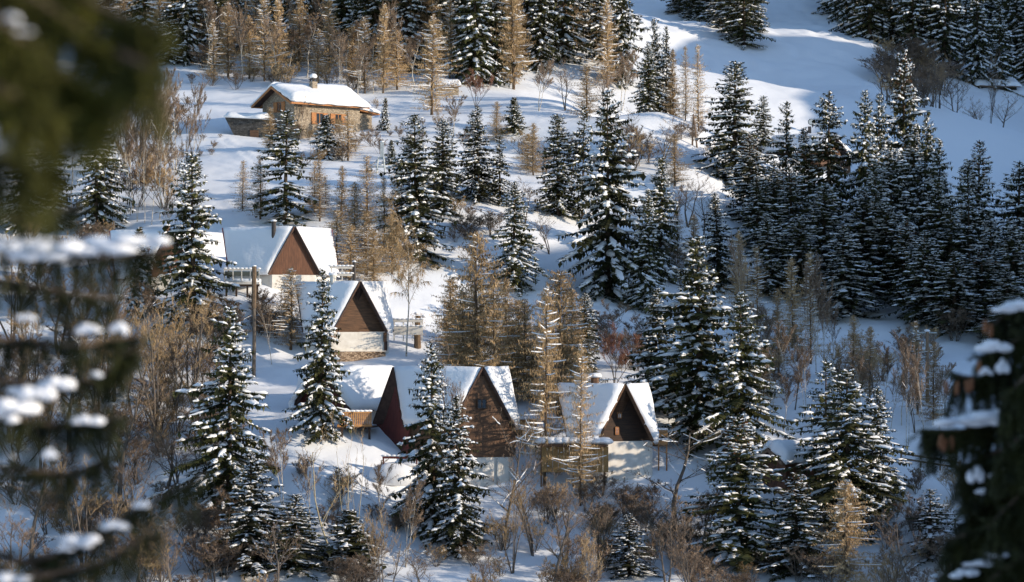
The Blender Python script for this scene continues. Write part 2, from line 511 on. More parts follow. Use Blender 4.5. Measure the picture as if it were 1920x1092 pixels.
class Chalet:
    """steep folded roof: ridge one runs left from the peak, ridge two runs back from it, a gable stands between"""
    def __init__(s, label, px, row, D, t=25, o=2.1, H=5.3, L1=8.5, L2=8.0, recess=0.55, gable='brown_boards', trim='roof_dark',
                 left_gable=None, wall='plaster', wall_in=0.45, base_row=None, snow=0.32, skirt=0.0, seed=1, edge_red=False):
        P = at(px, row, D)
        s.P = P
        s.root = thing('chalet', label, 'chalet', (P.x, P.y, P.z - H))
        t = R(t)
        d1 = Vector((-math.cos(t), math.sin(t), 0)); d2 = Vector((math.sin(t), math.cos(t), 0))
        n1, n2 = -d2, -d1
        s.d1, s.d2, s.n1, s.n2, s.o, s.H, s.L1, s.L2 = d1, d2, n1, n2, o, H, L1, L2
        dz = Vector((0, 0, H))
        p = dz.copy()                                 # local: origin below the peak at eave height
        P0 = p + d1 * L1; Q = p + d2 * L2
        B1 = n1 * o + d1 * o; B2 = n2 * o + d2 * o
        B0 = d1 * L1 + n1 * o - d1 * o
        B3 = d2 * L2 + n2 * o - d2 * o
        Vv = d1 * o + d2 * o
        B0b = d1 * L1 + d2 * o - d1 * (o if left_gable is None else -o)
        s.far = d1 * L1 + d2 * o * 0.6 + d1 * o * 1.3
        if left_gable:
            B0b = s.far
        Qb = d2 * L2 + d1 * o - d2 * o
        s.B1, s.B2, s.B0, s.B3, s.P0, s.Q, s.p = B1, B2, B0, B3, P0, Q, p
        sl = math.atan2(H, o)
        def nrm(n):
            return (n * math.sin(sl) + Vector((0, 0, math.cos(sl)))).normalized()
        planes = [([P0, p, B1, B0], nrm(n1)), ([p, Q, B3, B2], nrm(n2)), ([P0, p, Vv, B0b], nrm(-n1)), ([p, Q, Qb, Vv], nrm(-n2))]
        for i, (poly, n) in enumerate(planes):
            mb = MB()
            mb.slab(poly, n * -0.16)
            r_ = mb.build('roof_panel', trim, s.root)
            if i < 2:
                sb = MB()
                a, b_, c, d = poly
                snow_quad(sb, a, b_, c, d, snow, n, 14, 10, seed * 7 + i, 0.1, 0.16)
                sb.build('snow', 'snow', r_, True)
        # barge boards along the visible gable edges
        for a, b_, n in ((p, B1, nrm(n1)), (p, B2, nrm(n2)), (P0, B0, nrm(n1)), (Q, B3, nrm(n2))):
            mb = MB(); mb.beam(a + n * 0.02, b_ + n * 0.02, 0.1, 0.3, n)
            mb.build('barge_board', 'roof_red' if (edge_red and (a is P0 or a is Q)) else trim, s.root)
        # front gable wall, set back under the overhang
        g = (n1 + n2).normalized(); s.g = g
        k = recess * math.sqrt(2)
        lo = -skirt
        c1 = B1 + d1 * k; c2 = B2 + d2 * k
        sh = 0.1
        poly = [p + d1 * (k + sh), c1 + d1 * sh, V3(c1 + d1 * sh, lo), V3(c2 + d2 * sh, lo), c2 + d2 * sh, p + d2 * (k + sh)] if skirt else [p + d1 * (k + sh), c1 + d1 * sh, c2 + d2 * sh, p + d2 * (k + sh)]
        mb = MB(); mb.slab(poly, -g * 0.12)
        s.gable = mb.build('gable_wall', gable, s.root)
        s.gc = (c1 + c2) / 2
        if left_gable:
            gl = (n1 + d1).normalized()
            k2 = 0.35 * math.sqrt(2)
            lowB0 = B0 - d1 * k2; farB = d1 * L1 - n1 * o + d1 * o * 0.0
            far = s.far
            poly = [P0 - d1 * k2 + Vector((0, 0, -0.05)), V3(lowB0, 0), V3(lowB0, -2.7), V3(far + d2 * k2, -2.7), V3(far + d2 * k2, 0), P0 + d2 * k2 + Vector((0, 0, -0.05))]
            mb = MB(); mb.slab(poly, -gl * 0.12)
            s.lgable = mb.build('gable_wall', left_gable, s.root)
            mb = MB(); mb.beam(P0 + gl * 0.02, far + gl * 0.02, 0.12, 0.3, gl)
            mb.build('barge_board', trim, s.root)
        # ground floor
        oo = o - wall_in
        f = [V3(n1 * oo + d1 * (oo + recess), 0), V3(n2 * oo + d2 * (oo + recess), 0), V3(d2 * (L2 - o) + n2 * oo, 0), V3(d2 * (L2 - o) + d1 * oo, 0), V3(d1 * oo + d2 * oo, 0), V3(d1 * (L1 - o) + d2 * oo, 0), V3(d1 * (L1 - o) + n1 * oo, 0)]
        s.foot = f
        mb = MB(); mb.prism([(q.x, q.y) for q in f], -6.0, -0.02 if not skirt else -skirt + 0.02)
        s.wall = mb.build('wall', wall, s.root)
        if skirt:
            f2 = [q + (q - sum(f, Vector()) / 7) * 0.02 for q in f]
            mb = MB(); mb.prism([(q.x, q.y) for q in f2], -skirt, 0.5)
            mb.build('timber_wall', gable, s.root)
    def chimney(s, along, h, w=0.45, mat='metal_dark', ridge=1, down=0.5, snow=True):
        d = s.d1 if ridge == 1 else s.d2
        n = s.n1 if ridge == 1 else s.n2
        b_ = s.p + d * along + n * (s.o * down) - Vector((0, 0, s.H * down))
        mb = MB(); mb.tube([b_ - Vector((0, 0, 0.6)), b_ + Vector((0, 0, h))], [w / 2, w / 2], 10)
        c = mb.build('chimney', mat, s.root)
        mb = MB(); mb.tube([b_ + Vector((0, 0, h)), b_ + Vector((0, 0, h + 0.1))], [w * 0.62, w * 0.62], 10)
        mb.build('cap', mat, c)
        if snow:
            mb = MB(); blob(mb, b_ + Vector((0, 0, h + 0.17)), (w * 0.75, w * 0.75, 0.18), 3)
            mb.build('snow', 'snow', c, True)

def window(parent, c, right, up, w, h, frame='pole_wood', pane='glass', depth=0.06):
    """a casement: frame of four bars with a pane between"""
    right = Vector(right).normalized(); up = Vector(up).normalized(); n = right.cross(up).normalized()
    c = Vector(c)
    fr = MB()
    for a, b_ in (((-1, -1), (1, -1)), ((-1, 1), (1, 1)), ((-1, -1), (-1, 1)), ((1, -1), (1, 1)), ((0, -1), (0, 1))):
        fr.beam(c + right * (a[0] * w / 2) + up * (a[1] * h / 2), c + right * (b_[0] * w / 2) + up * (b_[1] * h / 2), 0.09, depth * 2, n)
    f = fr.build('window', frame, parent)
    pm = MB(); pm.slab([c + right * (-w / 2) + up * (-h / 2), c + right * (w / 2) + up * (-h / 2), c + right * (w / 2) + up * (h / 2), c + right * (-w / 2) + up * (h / 2)], n * 0.02)
    pm.build('pane', pane, f)
    return f

def rail(root, a, b_, h, n, mat='pole_wood', slat_w=0.1, snow=0.16, boards=None):
    """balcony: floor beam, posts or slats one by one, hand rail with snow on it"""
    a, b_ = Vector(a), Vector(b_)
    bal = MB(); bal.beam(a, b_, 0.16, 0.2)
    par = bal.build('balcony', mat, root)
    mb = MB(); mb.beam(a + Vector((0, 0, h)), b_ + Vector((0, 0, h)), 0.14, 0.12)
    mb.build('hand_rail', mat, par)
    d = (b_ - a)
    for i in range(n):
        q = a + d * ((i + 0.5) / n)
        mb = MB(); mb.box(q + Vector((0, 0, h / 2 + 0.02)), (slat_w, slat_w * 0.5, h - 0.16), math.atan2(d.y, d.x))
        mb.build('slat', mat, par)
    if boards:
        for z0, hh in boards:
            mb = MB(); mb.beam(a + Vector((0, 0, z0)), b_ + Vector((0, 0, z0)), 0.05, hh)
            mb.build('board', mat, par)
    if snow:
        mb = MB()
        m_ = 8
        for i in range(m_):
            q = a + d * ((i + 0.5) / m_) + Vector((0, 0, h + 0.06 + snow * 0.4))
            blob(mb, q, (d.length / m_ * 0.75, 0.16, snow), i * 3 + 1)
        mb.build('snow', 'snow', par, True)
    return par

UP = Vector((0, 0, 1))
# --- upper chalet (rust gable)
c3 = Chalet('white-roofed chalet with a rust-brown triangular gable and black flue, uppermost of the A-frames', 552, 426, 320, L1=9.2, L2=8.4, gable='rust_boards', trim='roof_dark', recess=0.25, seed=2, edge_red=True)
c3.chimney(2.3, 2.0, 0.5, down=0.28)
# deck on the left of the upper chalet
dk = thing('sun_deck', 'snow-covered deck with a glazed railing beside the rust-gabled upper chalet', 'deck', at(455, 530, 317.5))
mb = MB(); mb.box((0, 0, -0.12), (3.9, 2.4, 0.22)); mb.build('floor', 'plaster', dk)
mb = MB(); mb.box((0, 0, 0.2), (3.9, 2.3, 0.4)); o_ = mb.build('snow', 'snow', dk, True)
for i in range(5):
    mb = MB(); mb.box((-1.9 + i * 0.95, -1.15, 0.75), (0.09, 0.09, 1.1)); mb.build('post', 'plaster', dk)
for i in range(4):
    mb = MB(); mb.box((-1.42 + i * 0.95, -1.15, 0.95), (0.84, 0.03, 0.5)); mb.build('pane', 'glass', dk)
mb = MB(); mb.box((0, -1.15, 1.36), (3.95, 0.12, 0.14)); mb.build('hand_rail', 'plaster', dk)
mb = MB()
for i in range(9):
    blob(mb, (-1.8 + i * 0.45, -1.13, 1.5), (0.34, 0.16, 0.13), i)
mb.build('snow', 'snow', dk, True)
for x in (-1.7, -0.6, 0.6, 1.7):
    mb = MB(); mb.box((x, -0.9, -1.5), (0.2, 0.2, 2.6)); mb.build('pillar', 'dark_boards', dk)
mb = MB(); mb.beam((-1.95, -1.0, -0.35), (1.95, -1.0, -0.35), 0.18, 0.24); mb.build('beam', 'dark_boards', dk)

# terrace fence to the right of the upper chalet and its flue post
tr = thing('terrace_railing', 'snow-topped terrace railing with a dark flue post right of the rust-gabled chalet', 'railing', at(640, 518, 318))
for z in (0.15, 0.95):
    mb = MB(); mb.beam((-1.3, 0, z), (1.2, 0, z - 0.05), 0.1, 0.22); b_ = mb.build('board', 'plaster', tr)
    mb = MB()
    for i in range(6):
        blob(mb, (-1.15 + i * 0.45, 0, z + 0.17), (0.34, 0.16, 0.13), i + 4)
    mb.build('snow', 'snow', b_, True)
for x in (-1.1, 0.1):
    mb = MB(); mb.box((x, 0.05, 0.0), (0.12, 0.1, 2.4)); mb.build('post', 'plaster', tr)
mb = MB(); mb.tube([(1.4, 0.3, -2.5), (1.4, 0.3, 1.55)], [0.2, 0.2], 8); fl = mb.build('flue', 'metal_dark', tr)
mb = MB(); blob(mb, (1.4, 0.3, 1.6), (0.25, 0.25, 0.14), 2); mb.build('snow', 'snow', fl, True)

# --- chalet further left, half behind the spruce
c3b = Chalet('snow-roofed A-frame chalet at far left half hidden behind a dark spruce', 320, 432, 323, t=25, L1=8.0, L2=17.0, gable='rust_boards', trim='roof_dark', recess=0.3, seed=5, edge_red=True)
c3b.chimney(0.35, 0.9, 0.6, 'brown_boards', down=0.1)

# --- middle chalet
c2 = Chalet('chalet with dark brown gable, white walls and stacked logs at its base', 675, 529, 306, L1=7.8, L2=5.6, gable='brown_boards', recess=0.9, seed=3)
w2 = c2
# lower front: plaster wing wall, stacked logs, narrow window on the side wall
mid = (c2.foot[0] + c2.foot[1]) / 2
mb = MB(); mb.slab([c2.foot[0] + c2.g * 0.05 + Vector((0, 0, -2.1)), c2.foot[1] + c2.g * 0.05 + Vector((0, 0, -2.1)), c2.foot[1] + c2.g * 0.05 + Vector((0, 0, -3.4)), c2.foot[0] + c2.g * 0.05 + Vector((0, 0, -3.4))], c2.g * 0.25)
mb.build('log_stack', 'log_ends', c2.root)
mb = MB(); mb.beam(c2.foot[0] + c2.g * 0.1 + Vector((0, 0, -2.05)), c2.foot[1] + c2.g * 0.1 + Vector((0, 0, -2.05)), 0.35, 0.08); mb.build('ledge', 'plaster', c2.root)
mb = MB(); mb.box(c2.foot[1] + c2.g * 0.02 + Vector((0.0, 0, -0.55)), (0.35, 0.3, 1.0), R(20)); mb.build('post', 'brown_boards', c2.root)
wq = c2.foot[1] + (c2.foot[2] - c2.foot[1]) * 0.12
window(c2.root, wq + c2.n2 * 0.05 + Vector((0, 0, -1.5)), c2.d2, UP, 0.45, 0.9, 'roof_dark')
c2.chimney(3.2, 0.9, 0.7, 'plaster', down=0.05)
# porch roof left of the gable with its fat snow cushion
pr = c2.B1 + c2.d1 * 0.9 + c2.n1 * 0.7
mb = MB(); mb.box(pr + Vector((0, 0, -0.55)), (2.6, 1.6, 0.16), R(-25)); ph = mb.build('porch_roof', 'brown_boards', c2.root)
mb = MB(); blob(mb, pr + Vector((0, 0, -0.05)), (1.5, 0.95, 0.55), 5, 6, 12); mb.build('snow', 'snow', ph, True)
# terrace fence behind, right of the middle chalet
tf = thing('terrace_fence', 'pale terrace fence topped with snow between middle chalet and thick old trunk', 'fence', at(765, 622, 310))
for z, hh_ in ((0.1, 0.9), (1.15, 0.3)):
    mb = MB(); mb.beam((-1.6, 0, z), (1.6, 0, z), 0.08, hh_); b_ = mb.build('board', 'plaster', tf)
    mb = MB()
    for i in range(7):
        blob(mb, (-1.5 + i * 0.5, 0, z + hh_ / 2 + 0.05), (0.36, 0.14, 0.1), i + 9)
    mb.build('snow', 'snow', b_, True)
for x in (-1.5, -0.5, 0.5, 1.5):
    mb = MB(); mb.box((x, 0.09, 0.1), (0.14, 0.1, 2.2)); mb.build('post', 'plaster', tf)

# --- front double-gabled chalet
c1 = Chalet('large front chalet with dark red left gable and tall brown right gable on white base', 905, 690, 280, t=25, L1=9.7, L2=5.4, o=2.25, H=5.6, gable='brown_boards', trim='roof_dark', left_gable='red_boards', recess=0.3, skirt=3.1, snow=0.4, seed=4)
gc = c1.gc + Vector((0, 0, 2.1))
window(c1.root, gc + c1.g * 0.06, -c1.g.cross(UP), UP, 0.9, 0.9, 'dark_boards')
# downpipe at the right end of the front wall
q = c1.foot[1] + c1.g * 0.12 + (c1.foot[0] - c1.foot[1]) * 0.22
mb = MB(); mb.tube([V3(q, -3.2), V3(q, -6.0)], [0.09, 0.09], 8); mb.build('downpipe', 'metal_grey', c1.root)
# left gable details: apron boards, canopy shelf and door
gl = (c1.n1 + c1.d1).normalized()
rt = gl.cross(UP)
lc = c1.P0 * 1.0
lc = Vector((c1.d1 * (c1.L1 - 0.2)).to_tuple()) + c1.d2 * 0.2
for k, (z, hw) in enumerate(((2.9, 0.75), (1.3, 1.35))):
    mb = MB(); mb.beam(lc + rt * -hw + gl * 0.12 + UP * z, lc + rt * hw + gl * 0.12 + UP * z, 0.12, 0.16)
    mb.build('gable_beam', 'red_boards', c1.root)
mb = MB(); mb.box(lc + gl * 0.1 + UP * -0.6, (0.12, 1.5, 2.0), math.atan2(gl.y, gl.x)); dr = mb.build('door', 'dark_boards', c1.root)
mb = MB(); mb.box(lc + gl * 0.2 + rt * 0.5 + UP * -0.7, (0.08, 0.08, 0.08)); mb.build('handle', 'metal_dark', dr)
window(c1.root, lc + gl * 0.1 + UP * 2.1, rt, UP, 0.9, 0.9, 'red_boards')

# --- low roof and balcony left of the red gable
c0 = Chalet('snow-roofed chalet with a slatted orange balcony left of the dark red gable', 600, 690, 286.5, t=60, L1=3.5, L2=8.4, o=2.2, H=4.2, gable='red_boards', trim='roof_dark', recess=0.4, seed=8, snow=0.45)
a_ = at(632, 799, 281.5) - Vector(c0.root.location); e_ = at(697, 798, 282.5) - Vector(c0.root.location)
rail(c0.root, a_, e_, 1.3, 18, 'honey_boards', 0.13, 0.14)
mb = MB(); mb.slab([a_ + Vector((0, 0, -0.1)), e_ + Vector((0, 0, -0.1)), e_ + Vector((0.5, 3.5, -0.1)), a_ + Vector((0.5, 3.5, -0.1))], (0, 0, -0.14)); mb.build('balcony_floor', 'dark_boards', c0.root)
for f_ in (0.1, 0.9):
    q = a_ * (1 - f_) + e_ * f_ + Vector((0.1, 0.3, 0))
    mb = MB(); mb.box(q + Vector((0, 0, -1.9)), (0.22, 0.22, 3.4)); mb.build('pillar', 'dark_boards', c0.root)

# snow-covered entrance steps in front of the red gable
st = thing('entrance_wall', 'low white retaining wall with snow-capped dark rail below the dark red gable', 'wall', at(762, 890, 277))
mb = MB(); mb.box((0.4, 0.5, -1.0), (2.6, 1.2, 3.6)); mb.build('wall', 'plaster', st)
mb = MB(); blob(mb, (0.4, 0.5, 0.9), (1.6, 0.9, 0.35), 8, 6, 14, 0.15); mb.build('snow', 'snow', st, True)
mb = MB(); blob(mb, (-1.2, 0.3, -0.3), (2.6, 1.6, 1.5), 14, 8, 16, 0.12); mb.build('snow', 'snow', st, True)
mb = MB(); mb.beam((-2.3, -0.2, 1.65), (1.2, -0.2, 1.6), 0.1, 0.22); b_ = mb.build('rail', 'red_boards', st)
for x in (-2.2, -0.6, 1.0):
    mb = MB(); mb.box((x, -0.15, 0.3), (0.14, 0.14, 2.6)); mb.build('post', 'red_boards', st)
mb = MB()
for i in range(8):
    blob(mb, (-2.15 + i * 0.45, -0.2, 1.8), (0.34, 0.15, 0.12), i + 2)
mb.build('snow', 'snow', b_, True)

# --- right chalet with the deep dark gable
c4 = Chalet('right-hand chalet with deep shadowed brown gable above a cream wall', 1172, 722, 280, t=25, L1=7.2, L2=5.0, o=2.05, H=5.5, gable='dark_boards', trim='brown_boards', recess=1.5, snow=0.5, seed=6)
mb = MB(); mb.tube([c4.p + c4.d1 * 3.2 + Vector((0, 0, -1.8)), c4.p + c4.d1 * 3.2 + Vector((0, 0, 0.7))], [0.42, 0.42], 8); ch = mb.build('chimney', 'brown_boards', c4.root)
mb = MB(); blob(mb, c4.p + c4.d1 * 3.2 + Vector((0, 0, 0.85)), (0.75, 0.6, 0.32), 6); mb.build('snow', 'snow', ch, True)
for z, s_ in ((2.6, 0.35), (1.0, 0.3)):
    window(c4.root, c4.gc + c4.g * 0.08 + UP * z + Vector((-0.25 if z < 2 else 0, 0, 0)), -c4.g.cross(UP), UP, s_, 0.7, 'orange_wood', 'porcelain')
# porch with thick snow and woven screen
pc = c4.B1 + c4.d1 * 1.7 + c4.n1 * 0.2
mb = MB(); mb.box(pc + Vector((-0.7, 0.2, -0.35)), (6.6, 2.2, 0.2), R(-8)); ph = mb.build('porch_roof', 'brown_boards', c4.root)
sb = MB()
for i in range(9):
    blob(sb, pc + Vector((-3.5 + i * 0.72, 0.55 - i * 0.1, 0.0)), (0.95, 1.15, 0.48), i + 20, 6, 12, 0.12)
sb.build('snow', 'snow', ph, True)
for i in range(12):
    mb = MB(); q = pc + Vector((-3.5 + i * 0.54, 0.3 - i * 0.075, -1.7)); mb.box(q, (0.5, 0.06, 2.5), R(-8)); mb.build('panel', 'wicker', c4.root)
for x in (-3.8, -0.7, 2.3):
    mb = MB(); mb.box(pc + Vector((x, 0.42 - (x + 3.8) * 0.14, -2.4)), (0.16, 0.16, 4.0)); mb.build('post', 'brown_boards', c4.root)
# balconies left and right of this chalet
for lab, x0, x1, row, D in (('orange plank balcony between the front and right-hand chalets', 962, 1006, 812, 286), ('short orange plank balcony on the right side of the dark-gabled right chalet', 1218, 1252, 832, 283)):
    a_, e_ = at(x0, row, D), at(x1, row, D)
    b0 = thing('balcony', lab, 'balcony', a_)
    w_ = (e_ - a_).length
    for z, hh in ((0.1, 0.42), (1.0, 0.62)):
        mb = MB(); mb.box((w_ / 2, 0, z), (w_, 0.06, hh)); bb = mb.build('board', 'honey_boards', b0)
        mb = MB()
        for i in range(5):
            blob(mb, (w_ * (i + .5) / 5, 0.02, z + hh / 2 + 0.08), (w_ / 7, 0.14, 0.14), i + 3)
        mb.build('snow', 'snow', bb, True)
    for x in (0.1, w_ / 2, w_ - 0.1):
        mb = MB(); mb.box((x, 0.09, -0.7), (0.14, 0.12, 4.2)); mb.build('post', 'orange_wood', b0)
    mb = MB(); mb.box((w_ / 2, 1.2, -0.2), (w_, 2.3, 0.18)); mb.build('floor', 'brown_boards', b0)
# white lower wall with dark opening between those chalets
bw = thing('garage', 'white-walled garage with dark openings under the orange balcony', 'garage', at(985, 838, 287))
mb = MB(); mb.box((0, 1.6, -1.0), (3.6, 3.0, 4.4)); mb.build('wall', 'plaster', bw)
for x in (-0.75, 0.75):
    mb = MB(); mb.box((x, 0.06, -0.35), (0.7, 0.12, 0.75)); mb.build('door', 'dark_boards', bw)
mb = MB(); blob(mb, (0, 0.4, 0.35), (1.5, 0.5, 0.25), 6, 6, 12); mb.build('snow', 'snow', bw, True)

# ------------------------------------------------------------------ stone chalet on the upper meadow
def gable_house(label, loc, rz, L, W, eave, rise, wall, over=0.8, snow=0.55, fascia='orange_wood', cat='house', seed=1, name='stone_house', down=3.0):
    """ridge along local x; gable end at x = 0 faces -x"""
    root = thing(name, label, cat, loc, rz)
    mb = MB()
    h = W / 2
    sec = [(-h, -down), (h, -down), (h, eave), (0, eave + rise), (-h, eave)]
    vs = [(0, y, z) for y, z in sec] + [(L, y, z) for y, z in sec]
    mb.add(vs, [(4, 3, 2, 1, 0), (5, 6, 7, 8, 9)] + [(i, (i + 1) % 5, 5 + (i + 1) % 5, 5 + i) for i in range(5)])
    w = mb.build('wall', wall, root)
    k = rise / h
    e = h + over
    for sgn in (-1, 1):
        n = Vector((0, sgn * k, 1)).normalized()
        a, b_ = Vector((-over * 1.3, 0, eave + rise + 0.04)), Vector((L + over, 0, eave + rise + 0.04))
        c, d = b_ + Vector((0, sgn * e, -k * e)), a + Vector((0, sgn * e, -k * e))
        poly = [a, b_, c, d] if sgn < 0 else [b_, a, d, c]
        mb = MB(); mb.slab(poly, n * 0.16); r_ = mb.build('roof_panel', 'roof_dark', root)
        sb = MB()
        snow_quad(sb, poly[0] + n * .17, poly[1] + n * .17, poly[2] + n * .17, poly[3] + n * .17, snow, n, 18, 9, seed + sgn, 0.1, 0.14)
        sb.build('snow', 'snow', r_, True)
        mb = MB(); mb.beam(d + n * 0.02, c + n * 0.02, 0.12, 0.26); mb.build('fascia', fascia, root)
        mb = MB(); mb.beam(a + n * -0.05, d + n * -0.05, 0.12, 0.3); mb.build('barge_board', fascia, root)
        for i in range(int(L / 0.9) + 1):                      # rafter tails under the eave
            x = 0.2 + i * 0.9
            p0 = Vector((x, sgn * (h - 0.1), eave + 0.0)); mb = MB()
            mb.beam(p0, p0 + Vector((0, sgn * over, -k * over)), 0.12, 0.16); mb.build('rafter', fascia, root)
    return root
PHI = R(40)
g0 = ground(527, 250)
sh = gable_house('stone chalet with snowy gable roof and orange eaves on the upper meadow', at(522, 246, 398), PHI, 11.2, 7.6, 4.0, 2.0, 'stone_wall', 0.95, 0.75, seed=11)
def sh_l(x, y, z): return Vector((x, y, z))
# gable window with shutters (gable end at x = 0)
window(sh, (-0.05, -0.3, 3.3), (0, -1, 0), UP, 1.0, 1.3, 'orange_wood')
for s_ in (-1, 1):
    mb = MB(); mb.box((-0.1, -0.3 + s_ * 0.95, 3.3), (0.08, 0.75, 1.4)); mb.build('shutter', 'orange_wood', sh)
for x, w in ((4.2, 1.2), (7.4, 1.1)):
    window(sh, (x, -3.86, 1.7), (1, 0, 0), UP, w, 1.5, 'orange_wood')
    for s_ in (-1, 1):
        mb = MB(); mb.box((x + s_ * (w / 2 + 0.42), -3.9, 1.7), (0.7, 0.08, 1.6)); mb.build('shutter', 'orange_wood', sh)
# masonry chimney with a little hipped cap
mb = MB(); mb.box((4.8, -1.6, 6.0), (0.85, 0.75, 2.0)); ch = mb.build('chimney', 'stone_wall', sh)
for dx, dy in ((-.4, -.35), (.4, -.35), (-.4, .35), (.4, .35)):
    mb = MB(); mb.box((4.8 + dx * .8, -1.6 + dy * .8, 7.15), (0.13, 0.13, 0.34)); mb.build('cap_post', 'dark_stone', ch)
mb = MB(); mb.box((4.8, -1.6, 7.46), (1.1, 1.0, 0.34), 0, 0.25); mb.build('cap', 'dark_stone', ch)
mb = MB(); blob(mb, (4.8, -1.6, 7.7), (0.55, 0.5, 0.45), 4, 6, 12, 0.15); mb.build('snow', 'snow', ch, True)
# low lean-to at the far end
mb = MB(); mb.box((12.6, -0.4, 0.6), (2.8, 5.0, 4.6)); mb.build('lean_to', 'stone_wall', sh)
mb = MB(); mb.slab([(11.1, -3.6, 3.25), (14.9, -3.6, 2.75), (14.9, 2.6, 2.75), (11.1, 2.6, 3.25)], (0, 0, 0.16)); lr = mb.build('lean_to_roof', 'orange_wood', sh)
mb = MB(); snow_quad(mb, (11.2, 2.6, 3.43), (14.8, 2.6, 2.95), (14.8, -3.6, 2.95), (11.2, -3.6, 3.43), 0.6, (0, 0, 1), 8, 8, 3, 0.12); mb.build('snow', 'snow', lr, True)
# stone cellar dug into the bank on the left
sc_ = thing('stone_cellar', 'dark stone cellar with a brown door dug into the snowy bank left of stone chalet', 'cellar', at(462, 252, 396), R(-6))
mb = MB(); mb.add([(-3.0, 0, 2.3), (3.2, 0, 1.9), (3.2, 0, -1.2), (-1.2, 0, -1.2), (-3.0, 2.5, 2.3), (3.2, 2.5, 1.9), (3.2, 2.5, -1.2), (-1.2, 2.5, -1.2)], [(3, 2, 1, 0), (4, 5, 6, 7), (0, 1, 5, 4), (1, 2, 6, 5), (2, 3, 7, 6), (3, 0, 4, 7)])
mb.build('wall', 'dark_stone', sc_)
mb = MB(); mb.box((1.1, -0.03, -0.1), (1.2, 0.08, 1.3)); mb.build('door', 'brown_boards', sc_)
for x in (-0.6, 2.3):
    mb = MB(); mb.box((x, -0.03, -0.45), (0.6, 0.08, 0.5)); mb.build('opening', 'glass', sc_)
mb = MB(); snow_quad(mb, (-3.2, 3.0, 2.35), (3.4, 3.0, 1.95), (3.4, -0.3, 1.95), (-3.2, -0.3, 2.35), 0.75, (0, 0, 1), 12, 6, 5, 0.16, 0.1); mb.build('snow', 'snow', sc_, True)

# ------------------------------------------------------------------ sheds and huts
shed = gable_house('small brown shed with a thick snow roof behind the spruces at lower right', at(1452, 905, 280), R(28), 5.0, 4.0, 2.2, 1.0, 'rust_boards', 0.6, 0.8, 'pole_wood', 'shed', 21, 'shed')
hut = gable_house('snow-roofed stone hut in the gully below the far dark forest', at(1826, 176, 600), R(12), 8.5, 5.0, 1.6, 1.1, 'dark_stone', 0.7, 0.7, 'pole_wood', 'hut', 31, 'stone_hut')
hut2 = gable_house('tiny dark hut with a snow cap behind the right foreground branches', at(1806, 772, 312), R(75), 2.4, 1.9, 1.3, 0.75, 'dark_boards', 0.3, 0.4, 'dark_boards', 'hut', 41, 'garden_hut')
rf = gable_house('wide low chalet roof under snow behind the spruces at the piste foot', at(1455, 312, 428), R(-32), 9.0, 7.0, 2.0, 1.8, 'brown_boards', 0.9, 0.6, 'dark_boards', 'chalet', 51, 'piste_chalet')
rf2 = gable_house('second snow-covered roof with dark eave beside the wide piste chalet', at(1500, 318, 432), R(24), 7.0, 6.0, 1.6, 1.8, 'brown_boards', 0.9, 0.6, 'dark_boards', 'chalet', 61, 'piste_chalet')
# ------------------------------------------------------------------ tree makers: a few master meshes of each kind, shared by the trees
class KB:
    """fast collector for thin blades (kites and slivers)"""
    def __init__(s):
        s.v = []; s.f = []
    def kite(s, p, q, w, side, k=0.35):
        # four-cornered blade from p to q, widest at k
        m = (p[0] + (q[0] - p[0]) * k, p[1] + (q[1] - p[1]) * k, p[2] + (q[2] - p[2]) * k)
        o = len(s.v)
        s.v += [p, (m[0] + side[0] * w, m[1] + side[1] * w, m[2] + side[2] * w), q, (m[0] - side[0] * w, m[1] - side[1] * w, m[2] - side[2] * w)]
        s.f.append((o, o + 1, o + 2, o + 3))
    def sliver(s, p, q, w, side):
        o = len(s.v)
        s.v += [(p[0] + side[0] * w, p[1] + side[1] * w, p[2] + side[2] * w), q, (p[0] - side[0] * w, p[1] - side[1] * w, p[2] - side[2] * w)]
        s.f.append((o, o + 1, o + 2))
    def mesh(s, name, mat, smooth=False):
        b_ = MB(); b_.v = s.v; b_.f = s.f
        return b_.mesh(name, mat, smooth)

def trunk_mesh(rs, H, r0, mat, n=7, bend=0.0, top=1.0, sides=6):
    mb = MB()
    pts = []; rad = []
    for i in range(n + 1):
        t = i / n * top
        pts.append((bend * math.sin(t * 2.2 + rs.rand()) * 0.5 * (i > 0), bend * math.sin(t * 3.1 + rs.rand()) * 0.5 * (i > 0), t * H - (0.8 if i == 0 else 0)))
        rad.append(r0 * (1 - t) ** 0.85 + 0.015)
    mb.tube(pts, rad, sides)
    return mb.mesh('trunk', mat, True)

def arch(sn, P, side, wid, hts):
    """strip of snow lying on a branch: stations P with half widths and heights; closed underside"""
    o = len(sn.v); n = len(P)
    for i in range(n):
        x, y, z = P[i]; sx, sy = side[0] * wid[i], side[1] * wid[i]; h = hts[i]
        sn.v += [(x - sx, y - sy, z - 0.05 - h * .25), (x - sx * .62, y - sy * .62, z + h * .72), (x + sx * .1, y + sy * .1, z + h), (x + sx * .66, y + sy * .66, z + h * .66), (x + sx, y + sy, z - 0.05 - h * .25)]
    for i in range(n - 1):
        a = o + i * 5; b_ = a + 5
        for k in range(4):
            sn.f.append((a + k, a + k + 1, b_ + k + 1, b_ + k))
        sn.f.append((a + 4, a, b_, b_ + 4))

